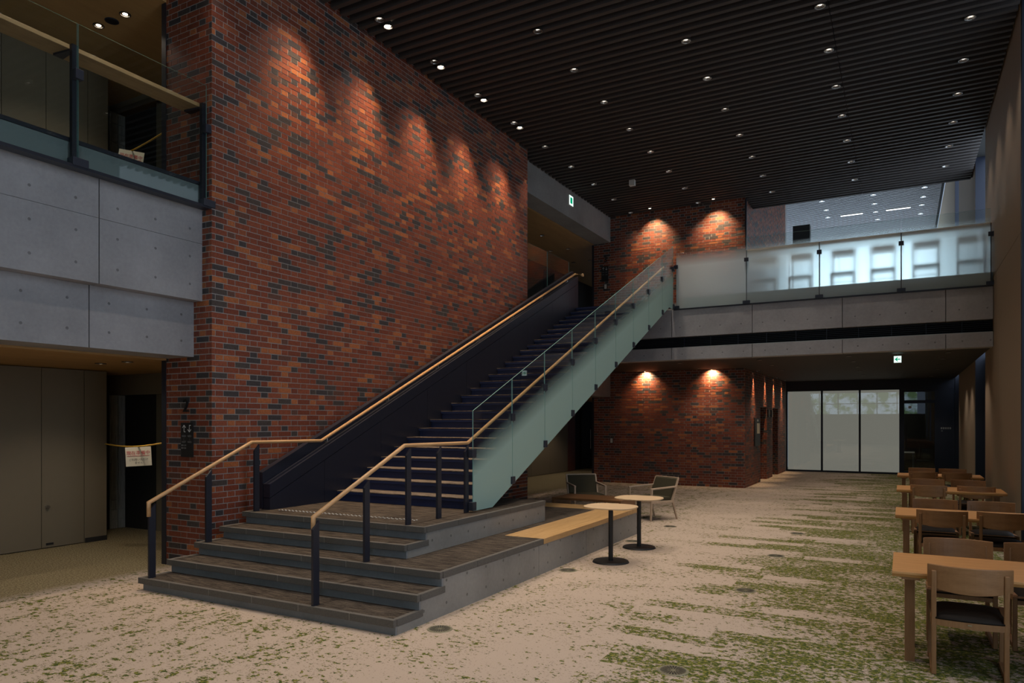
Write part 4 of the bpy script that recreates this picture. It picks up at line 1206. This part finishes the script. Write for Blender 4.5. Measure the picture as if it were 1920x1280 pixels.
# tall chairs behind the bridge glass
def make_stool():
    t = empty("counter_chair")
    for sx in (-1, 1):
        box("rear_leg", sx * 0.215 - 0.018, sx * 0.215 + 0.018, 0.20, 0.24, 0, 0.93, M['oak_leg'], t, world=False)
        box("front_leg", sx * 0.215 - 0.018, sx * 0.215 + 0.018, -0.21, -0.17, 0, 0.40, M['oak_leg'], t, world=False)
    box("seat", -0.22, 0.22, -0.21, 0.22, 0.385, 0.415, M['leather'], t, world=False, bevel=0.008)
    box("backrest", -0.235, 0.235, 0.21, 0.235, 0.80, 0.955, M['oak_leg'], t, world=False, bevel=0.004)
    box("foot_rail", -0.215, 0.215, 0.205, 0.235, 0.26, 0.285, M['oak_leg'], t, world=False)
    return t
stl = make_stool()
def x_at(u, y):
    a = (u - 960) / FPX; c_, s_ = math.cos(YAW), math.sin(YAW)
    return y * (c_ * a - s_) / (s_ * a + c_)
for k, xx in enumerate((-2.68, -1.97, -1.13, -0.37, 0.40, 1.14)):
    o = stl if k == 0 else copy_tree(stl)
    o.location = (xx, BRY + 0.72, UF)
    tag(o, "%s tall chair from the left, blurred behind the bridge glass" % ORD[k], "chair", "tall chairs behind the bridge glass")

# small round tables
def superellipse(cx, cy, a, b_, n=48, e=2.7):
    out = []
    for i in range(n):
        an = 2 * math.pi * i / n; c_, s_ = math.cos(an), math.sin(an)
        out.append((cx + a * math.copysign(abs(c_) ** (2 / e), c_), cy + b_ * math.copysign(abs(s_) ** (2 / e), s_)))
    return out
for k, (x, y) in enumerate(((-3.285, 8.61), (-3.302, 9.775))):
    t = tag(empty("side_table", (x, y, 0)), "%s small pale-topped table on a black pedestal beside the oak bench" % ("nearer" if k == 0 else "farther"), "table", "pedestal side tables")
    v, f = prism_z(0.700, 0.718, superellipse(0, 0, 0.335, 0.30))
    mobj("table_top", v, f, M['pale_top'], t, world=False, bevel=0.006)
    mobj("pedestal", *tube([(0, 0, 0.02), (0, 0, 0.70)], 0.030, 20), M['black'], t, world=False, smooth=False)
    mobj("base_disc", *disc(0, 0, 0.0, 0.022, 0.235, 40, 0.222), M['black'], t, world=False)
    mobj("mount_plate", *disc(0, 0, 0.688, 0.70, 0.12, 24), M['black'], t, world=False)

# low brown table
lt = tag(empty("coffee_table", (-4.78, 11.7, 0)), "low brown wooden table behind the bench", "table")
box("table_top", -5.42, -4.14, 11.32, 12.05, 0.43, 0.47, M['walnut'], lt, bevel=0.003)
box("end_panel", -5.42, -5.38, 11.32, 12.05, 0, 0.43, M['walnut'], lt)
box("end_panel", -4.18, -4.14, 11.32, 12.05, 0, 0.43, M['walnut'], lt)
box("shelf", -5.38, -4.18, 11.36, 12.01, 0.26, 0.28, M['walnut'], lt)

# lounge armchairs
def make_armchair():
    """faces +y; seat 0.40, back top 0.75"""
    t = empty("lounge_armchair")
    def bar(name, p, q, w, d, w2=None, d2=None):
        p, q = Vector(p), Vector(q); w2 = w2 or w; d2 = d2 or d
        ax = (q - p).normalized()
        sx = Vector((1, 0, 0)) if abs(ax.x) < 0.9 else Vector((0, 1, 0))
        sy = ax.cross(sx).normalized(); sx = sy.cross(ax).normalized()
        v = [p - sx * w / 2 - sy * d / 2, p + sx * w / 2 - sy * d / 2, p + sx * w / 2 + sy * d / 2, p - sx * w / 2 + sy * d / 2,
             q - sx * w2 / 2 - sy * d2 / 2, q + sx * w2 / 2 - sy * d2 / 2, q + sx * w2 / 2 + sy * d2 / 2, q - sx * w2 / 2 + sy * d2 / 2]
        mobj(name, v, BF, M['pale_wood'], t, world=False, bevel=0.004)
    for s in (-1, 1):
        x = s * 0.30
        bar("front_leg", (x, 0.28, 0), (x, 0.26, 0.58), 0.028, 0.028, 0.036, 0.036)
        bar("rear_leg", (x, -0.36, 0), (x, -0.24, 0.36), 0.026, 0.026, 0.04, 0.04)
        bar("back_post", (x * 0.98, -0.24, 0.34), (x * 0.98, -0.40, 0.755), 0.036, 0.036, 0.03, 0.03)
        bar("arm", (x, 0.285, 0.575), (x, -0.34, 0.60), 0.04, 0.028)
        bar("seat_rail", (x, 0.26, 0.34), (x, -0.25, 0.33), 0.032, 0.045)
    bar("front_rail", (-0.30, 0.26, 0.34), (0.30, 0.26, 0.34), 0.032, 0.045)
    bar("top_rail", (-0.30, -0.40, 0.755), (0.30, -0.40, 0.755), 0.026, 0.026)
    v = [(-0.28, -0.20, 0.36), (0.28, -0.20, 0.36), (0.28, -0.365, 0.745), (-0.28, -0.365, 0.745), (-0.28, -0.26, 0.34), (0.28, -0.26, 0.34), (0.28, -0.415, 0.745), (-0.28, -0.415, 0.745)]
    mobj("back_cushion", v, [(0, 1, 2, 3), (5, 4, 7, 6), (4, 5, 1, 0), (3, 2, 6, 7), (1, 5, 6, 2), (4, 0, 3, 7)], M['olive'], t, world=False, bevel=0.015)
    box("seat_cushion", -0.28, 0.28, -0.22, 0.27, 0.345, 0.42, M['olive'], t, world=False, bevel=0.02)
    return t
ac = make_armchair()
def face(o, x, y, dx, dy): o.location = (x, y, 0); o.rotation_euler = (0, 0, math.atan2(dy, dx) - math.pi / 2)
face(ac, -4.10, 12.83, -0.50, -0.87)
tag(ac, "pale-framed olive armchair by the round tables, turned to the low brown table", "armchair", "olive armchairs")
ac2 = copy_tree(ac)
face(ac2, -5.35, 12.72, 0.62, -0.78)
tag(ac2, "pale-framed olive armchair behind the low brown table", "armchair", "olive armchairs")

# floor air vents
vm = None
vl = ["by the lowest step corner", "in the green flecks at the front edge", "by the plinth side under the carpet platform", "in the open carpet right of the nearer round table", "in the open carpet right of the farther round table",
      "before the olive armchair", "in the far open carpet", "by the plinth beside the round tables"]
for k, (x, y) in enumerate(((-3.52, 5.107), (-1.456, 5.067), (-3.551, 7.869), (-1.468, 7.836), (-1.49, 10.054), (-3.5, 12.0), (-1.487, 12.229), (-3.563, 10.25))):
    t = tag(empty("floor_vent", (x, y, 0)), "round floor air vent " + vl[k], "vent", "round floor air vents")
    if vm is None:
        m1 = MB().add(*disc(0, 0, 0.0, 0.005, 0.112, 36, 0.108))
        me1 = bpy.data.meshes.new("vent_plate"); me1.from_pydata(m1.v, [], m1.f); me1.materials.append(M['vent']); me1.update()
        m2 = MB()
        for j in range(24):
            a = 2 * math.pi * j / 24; r0, r1, hw = 0.02 if j % 2 == 0 else 0.045, 0.092, 0.0062
            c_, s_ = math.cos(a), math.sin(a)
            m2.add([(c_ * r + -s_ * q * (0.5 + r / r1 * 0.5), s_ * r + c_ * q * (0.5 + r / r1 * 0.5), 0.0056) for r, q in ((r0, -hw), (r1, -hw), (r1, hw), (r0, hw))], [(0, 1, 2, 3)])
        me2 = bpy.data.meshes.new("vent_slots"); me2.from_pydata(m2.v, [], m2.f); me2.materials.append(M['black']); me2.update()
        vm = (me1, me2)
    vp = link(bpy.data.objects.new("vent_plate", vm[0]), t)
    o = link(bpy.data.objects.new("vent_slots", vm[1]), vp); o["kind"] = "stuff"
